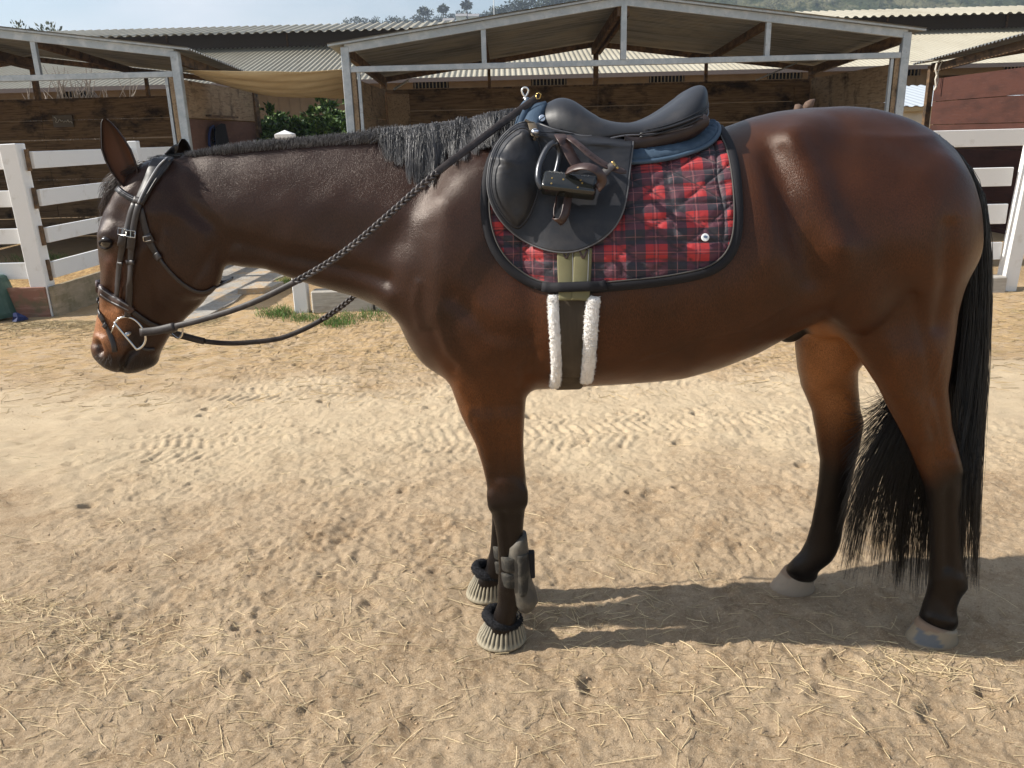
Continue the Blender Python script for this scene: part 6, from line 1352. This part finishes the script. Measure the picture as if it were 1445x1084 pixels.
# cream shed at the right
sdh = thing('shed', 'small cream shed with tan trim and grey metal roof right of the middle shelter', 'shed', (10.2, 18.2, 0)); MB().box(8.2, 12.5, 17.9, 21, -.1, 1.80).build('wall', m_cream, sdh); MB().box(8.1, 12.6, 17.80, 17.89, 1.78, 1.87).build('trim', m_tan, sdh)
corrY(8.1, 12.6, 17.78, 1.88, 21, 2.42, .2, .012, mat('shed_roof', (.42, .46, .50), .5, .4, .2), 'roof_sheet', sdh)
# ------------------------------------------------------------------ plants
def leafmass(name, n, samp, size, cols, parent=None, stuff=False, up=.3):
    V, Fq, C = [], [], []
    for i in range(n):
        p, d, s0 = samp(); d = Vector(d).normalized(); a = d.cross(Vector(rng.normal(size=3))).normalized(); s = size * s0 * rng.uniform(.6, 1.3); w = s * .28; k = len(V); p = Vector(p)
        V += [tuple(p - a * w * .6), tuple(p + d * s * .5 - a * w), tuple(p + d * s), tuple(p + d * s * .5 + a * w)]; Fq.append((k, k + 1, k + 2, k + 3)); c = cols[rng.integers(len(cols))]; f = rng.uniform(.65, 1.3); C += [(c[0] * f, c[1] * f, c[2] * f)] * 4
    o = mesh_obj(name, V, Fq, attr_mat(name + '_leaf', .6, .25), parent); add_color(o, np.array(C)); return o
jun = thing('juniper_bush', 'bright green feathery juniper bush between left and middle shelters', 'bush', (-3.0, 14.3, 0))
fr = []
for i in range(420):
    a = rng.uniform(0, 2 * math.pi); el = rng.uniform(.1, 1.2); L_ = rng.uniform(.45, .85); xx_ = rng.uniform(-4.6, -2.5); bx_ = (xx_, 14.95 + rng.normal() * .3, rng.uniform(.3, 1.85) + .15 * (xx_ + 3.5)); d = Vector((math.cos(a) * math.cos(el), math.sin(a) * math.cos(el), math.sin(el) * .8)); fr.append((Vector(bx_), d, L_))
def jsamp():
    b0, d, L_ = fr[rng.integers(len(fr))]; t = rng.random() ** .6; p = b0 + d * L_ * t; p.x = min(p.x, -2.12)
    p = p + Vector((0, 0, -.25 * t * t)) + Vector(rng.normal(size=3)) * .06 * (1.2 - t); dd = d + Vector(rng.normal(size=3)) * .45; return (p.x, p.y, min(p.z, 2.5)), dd, 1
leafmass('foliage', 46000, jsamp, .085, [(.085, .15, .035), (.05, .10, .025), (.13, .20, .045), (.03, .055, .018)], jun)
MB().tube([(-3.0, 14.9, 0), (-3.02, 14.88, .5), (-2.9, 14.9, 1.0)], [.07, .05, .03], 8).build('trunk', m_rust, jun)
tw = thing('bare_shrub', 'pale leafless stems standing behind the left shelter', 'shrub', (-7.4, 15.4, 0)); m_tw = mat('dry_stem', (.36, .31, .26), .85, .2)
for i in range(34):
    x = -7.55 + rng.normal() * .52; h = rng.uniform(2.35, 2.95); pts = [(x, 15.3, 0)]; 
    for k in range(1, 7): pts.append((x + rng.normal() * .03 + (rng.normal() * .02) * k, 15.3 + rng.normal() * .04, h * k / 6))
    st_ = MB().tube(pts, [.016, .015, .014, .012, .010, .008, .005], 5).build('stem', m_tw, tw)
    for k in range(3):
        q = Vector(pts[rng.integers(4, 6)]); e2 = q + Vector((rng.normal() * .14, rng.normal() * .08, rng.uniform(.15, .4))); MB().tube([q, (q + e2) / 2 + Vector((.01, 0, 0)), e2], [.008, .006, .003], 4).build('twig', m_tw, st_)
def tree(x, y, z, h, w, lab, cat='tree', group=None, cols=((.05, .07, .03), (.035, .05, .025), (.08, .10, .05)), n=900, shape='round', size=None, name='tree'):
    t_ = thing(name, lab, cat, (x, y, z), group); MB().tube([(x, y, z - .5), (x + w * .04, y, z + h * .45), (x, y, z + h * .75)], [h * .035, h * .025, h * .012], 7).build('trunk', m_rust, t_)
    if shape == 'palm': cl = [(x, y, z + h * .92, w * .5, h * .09)]
    elif shape == 'cone': cl = [(x, y, z + h * (.25 + .7 * k), w * .5 * (1 - k) + .1, h * .1) for k in np.linspace(0, 1, 8)]
    else: cl = [(x + rng.normal() * w * .24, y + rng.normal() * w * .24, z + h * rng.uniform(.42, .9), w * rng.uniform(.14, .27), h * rng.uniform(.09, .16)) for k in range(13 if n < 3000 else 34)]
    for k, c in enumerate(cl[:5]):
        if shape == 'round': MB().tube([(x, y, z + h * .4), (c[0], c[1], c[2])], [h * .018, h * .006], 5).build('limb', m_rust, t_)
    def sm():
        c = cl[rng.integers(len(cl))]; d = Vector(rng.normal(size=3)).normalized(); r_ = rng.random() ** .35
        return (c[0] + d.x * c[3] * r_, c[1] + d.y * c[3] * r_, c[2] + d.z * c[4] * r_), (d.x, d.y, d.z + (-.6 if shape == 'palm' else .2)), 1
    leafmass('crown', n, sm, size or h * .07, cols, t_); return t_
tl_ = PY(46, 48, 60); tree(tl_[0], 60, 0, tl_[2] + .45, 4.2, 'round-topped tree rising over the barn roof at far left', n=7000, size=.26, cols=((.10, .12, .08), (.075, .09, .06), (.14, .16, .12)))
# ------------------------------------------------------------------ hills
def terrain(name, x0, x1, y0, y1, nx, ny, fn, mt, lab=None):
    X = np.linspace(x0, x1, nx); Y = np.linspace(y0, y1, ny); A, B = np.meshgrid(X, Y, indexing='ij'); Z = fn(A, B); V = np.stack([A, B, Z], 2).reshape(-1, 3); I = (np.arange(nx - 1)[:, None] * ny + np.arange(ny - 1)[None, :]).ravel(); o = mesh_obj(name, V, np.stack([I, I + ny, I + ny + 1, I + 1], 1), mt, smooth=True, kind='structure'); return o
m_hill = mat('dry_scrub_hill', (.12, .115, .065), .95, .1, noise=[(.02, (.05, .06, .03), .45, .55, I3), (.15, (.035, .045, .022), .48, .58, I3), (.012, (.34, .30, .20), .60, .66, I3)], bump=(.08, 1, 6, I3))
m_mtn = mat('mountain_scrub', (.060, .062, .045), .95, .1, noise=[(.020, (.028, .032, .024), .42, .56, I3), (.10, (.03, .038, .022), .48, .58, I3), (.009, (.42, .37, .27), .555, .60, I3)], bump=(.04, 1, 12, I3))
# near wooded ridge: its crest line in the photograph, at 380 m
rd = [(430, 42), (500, 40), (560, 37), (620, 33), (680, 28), (740, 14), (800, 6), (900, -8), (1000, -14), (1200, -20), (1445, -30), (1700, -30)]
RX = [PY(a, b_, 380)[0] for a, b_ in rd]; RZ_ = [PY(a, b_, 380)[2] for a, b_ in rd]
def f_ridge(A, B): cz_ = np.interp(A, RX, RZ_, left=-5); t = np.clip((B - 250) / 130, 0, 1); d = np.clip((B - 380) / 200, 0, 1); return -2 + (cz_ + 2) * (t * t * (3 - 2 * t)) * (1 - .6 * d * d) + 3 * vnoise(A, B, .03, 60) * t
terrain('hill', RX[0] - 60, 330, 240, 600, 160, 60, f_ridge, m_hill)
mt_ = [(760, 60), (860, 30), (920, 8), (960, -5), (1040, -22), (1120, -28), (1300, -34), (1600, -40), (1900, -30)]
MX = [PY(a, b_, 900)[0] for a, b_ in mt_]; MZ = [PY(a, b_, 900)[2] for a, b_ in mt_]
def f_mtn(A, B): cz_ = np.interp(A, MX, MZ, left=-5); t = np.clip((B - 500) / 400, 0, 1); g = vnoise(A, B, .013, 61) * 45 + vnoise(A, B, .034, 62) * 20 + np.abs(vnoise(A + B * .3, B * .4, .026, 63)) * 45; return -3 + (cz_ + 3) * t ** 1.2 + g * t * (1 - t * .3)
terrain('mountain', MX[0] - 60, 1300, 490, 1200, 240, 120, f_mtn, m_mtn)
ht_cols = ((.06, .075, .04), (.045, .055, .03), (.09, .10, .055))
k = 0; px = 492
hilltops = []
while px < 745:
    y_ = np.interp(px, [a for a, _ in rd], [b_ for _, b_ in rd]); q = PY(px, y_ + 2, 372); hgt = rng.uniform(3.2, 6.0) * (1.35 if 600 < px < 640 else 1)
    hilltops.append((px, q, hgt)); px += rng.uniform(7, 13)
adj = ['low', 'wide', 'thin', 'ragged', 'bushy', 'small', 'tall', 'dark', 'pale', 'round']
ORD = ['first', 'second', 'third', 'fourth', 'fifth', 'sixth', 'seventh', 'eighth', 'ninth', 'tenth', 'eleventh', 'twelfth', 'thirteenth', 'fourteenth', 'fifteenth', 'sixteenth', 'seventeenth', 'eighteenth', 'nineteenth', 'twentieth', 'twenty-first', 'twenty-second', 'twenty-third', 'twenty-fourth', 'twenty-fifth', 'twenty-sixth', 'twenty-seventh', 'twenty-eighth', 'twenty-ninth', 'thirtieth', 'thirty-first', 'thirty-second', 'thirty-third', 'thirty-fourth', 'thirty-fifth', 'thirty-sixth', 'thirty-seventh']
for i, (px, q, hgt) in enumerate(hilltops):
    tree(q[0], q[1], q[2] - 1.2, hgt, hgt * rng.uniform(.8, 1.3), ORD[i] + ' tree from the left in the leafy row along the hilltop', group='trees along the far hilltop', n=260, size=.8, cols=ht_cols)
for i, (px, yt, yb) in enumerate(((597, 13, 34), (625, 10, 33), (658, 4, 30))):
    a, b_ = PY(px, yt, 370), PY(px, yb, 370); tree(a[0], 370, b_[2] - 1, a[2] - b_[2] + 1, 3.0, ['leftmost of the three slender palms on the hilltop', 'middle of the three slender palms on the hilltop', 'tallest and rightmost slender palm on the hilltop'][i], 'palm tree', None, ht_cols, 260, 'palm', 1.5, name='palm_tree')
for i, (px, w_) in enumerate(((705, 8), (735, 11), (770, 13), (800, 13), (835, 12), (870, 11))):
    y_ = np.interp(px, [a for a, _ in rd], [b_ for _, b_ in rd]); q = PY(px, y_ + 4, 330); tree(q[0], 330, q[2] - 3, 7 + i % 3, w_, ORD[i] + ' dense dark oak from the left on the hill above the shelter roof', group='dark oaks on the hill', n=900, size=.9, cols=((.035, .05, .025), (.05, .065, .03), (.025, .035, .018)))
fp = PY(697, 8, 300); fb = PY(697, 40, 300); fpo = thing('mast', 'thin white mast standing on the hilltop among the trees', 'mast', (fp[0], 300, fb[2])); MB().tube([(fp[0], 300, fb[2] - 3), (fp[0], 300, fp[2] + 2)], .16, 6).build('pole', m_wpaint, fpo)
for i, (px, py) in enumerate(((633, 35), (651, 31), (668, 29))):
    q = PY(px, py, 366); hs = thing('hill_house', ['leftmost small pale house on the hilltop', 'middle pale house on the hilltop with taller gable', 'rightmost pale house on the hilltop beside trees'][i], 'house', tuple(q)); wz = 1.9 if i == 1 else 1.3; MB().box(q[0] - 2, q[0] + 2.2, 364, 369, q[2] - 3, q[2] + wz).build('wall', m_cream, hs); mesh_obj('roof', [(q[0] - 2.3, 363.5, q[2] + wz), (q[0] + 2.5, 363.5, q[2] + wz), (q[0] + 2.5, 369.5, q[2] + wz), (q[0] - 2.3, 369.5, q[2] + wz), (q[0] - 2.3, 366.5, q[2] + wz + 1.3), (q[0] + 2.5, 366.5, q[2] + wz + 1.3)], [(0, 1, 5, 4), (2, 3, 4, 5), (0, 4, 3), (1, 2, 5), (0, 3, 2, 1)], mat('slate', (.25, .24, .24), .8), hs)
# ------------------------------------------------------------------ haze
hzm = bpy.data.materials.new('haze_air'); hzm.use_nodes = True; nt = hzm.node_tree; nt.nodes.clear(); pv = N(nt, 'ShaderNodeVolumePrincipled'); pv.inputs['Density'].default_value = .0; pv.inputs['Color'].default_value = (.70, .82, 1, 1); pv.inputs['Anisotropy'].default_value = .3; pv.inputs['Density'].default_value = .0006; mo = N(nt, 'ShaderNodeOutputMaterial'); nt.links.new(pv.outputs[0], mo.inputs['Volume'])
hzo = MB().box(-1450, 1450, -70, 1380, -8, 215).build('haze', hzm, kind='stuff')

# ------------------------------------------------------------------ second horse, only its ear tips show over the croup
h2 = thing('horse', 'chestnut horse in the middle pen, only its ears showing over the bay croup', 'horse', (4.0, 9.2, 0)); m_ch = mat('chestnut_coat', (.10, .065, .048), .7, .2, noise=(30, (.15, .10, .075), .4, .7, I3)); e = PY(1136, 150, 9.2)
V, Fq = [], []; path = [((e[0] + 1.5, 9.2, .85), .10, .10), ((e[0] + 1.4, 9.2, .85), .26, .26), ((e[0] + 1.0, 9.2, .80), .29, .28), ((e[0] + .7, 9.2, .88), .26, .29), ((e[0] + .4, 9.2, 1.08), .17, .25), ((e[0] + .15, 9.2, 1.35), .09, .15), ((e[0] + .02, 9.2, e[2] - .14), .085, .10), ((e[0] - .08, 9.2, e[2] - .22), .09, .11), ((e[0] - .16, 9.2, e[2] - .42), .075, .09), ((e[0] - .24, 9.2, e[2] - .62), .05, .055), ((e[0] - .26, 9.2, e[2] - .67), .02, .02)]
for k, (c, wy, wr) in enumerate(path):
    a = Vector(path[max(k - 1, 0)][0]); b_ = Vector(path[min(k + 1, len(path) - 1)][0]); T_ = (b_ - a).normalized(); Nn_ = T_.cross(Vector((0, 1, 0))).normalized()
    for j in range(14): th = 2 * math.pi * j / 14; V.append(tuple(Vector(c) + Vector((0, 1, 0)) * wy * math.cos(th) + Nn_ * wr * math.sin(th)))
Fq = [(i * 14 + j, i * 14 + (j + 1) % 14, (i + 1) * 14 + (j + 1) % 14, (i + 1) * 14 + j) for i in range(len(path) - 1) for j in range(14)] + [tuple(range(14))[::-1], tuple((len(path) - 1) * 14 + j for j in range(14))]
mesh_obj('body', V, Fq, m_ch, h2, smooth=True)
for dx, dy in ((.55, -.14), (.55, .14), (1.35, -.14), (1.35, .14)): MB().tube([(e[0] + dx, 9.2 + dy, .8), (e[0] + dx, 9.2 + dy, .45), (e[0] + dx + .02, 9.2 + dy, .1), (e[0] + dx - .03, 9.2 + dy, 0)], [.08, .045, .035, .05], 8).build('leg', m_ch, h2, smooth=True)
for x0_, y0_, x1_, y1_, dy in ((1128, 158, 1122, 148, -.06), (1136, 156, 1150, 140, .05)):
    a, b_ = PY(x0_, y0_, 9.2 + dy), PY(x1_, y1_, 9.2 + dy); MB().tube([a, (a * .6 + b_ * .4) + np.array([0, 0, .012]), a * .3 + b_ * .7 + np.array([0, 0, .01]), b_], [.045, .052, .032, .006], 10).build('ear', m_ch, h2, smooth=True)

print('built', round(time.time() - T0, 1))
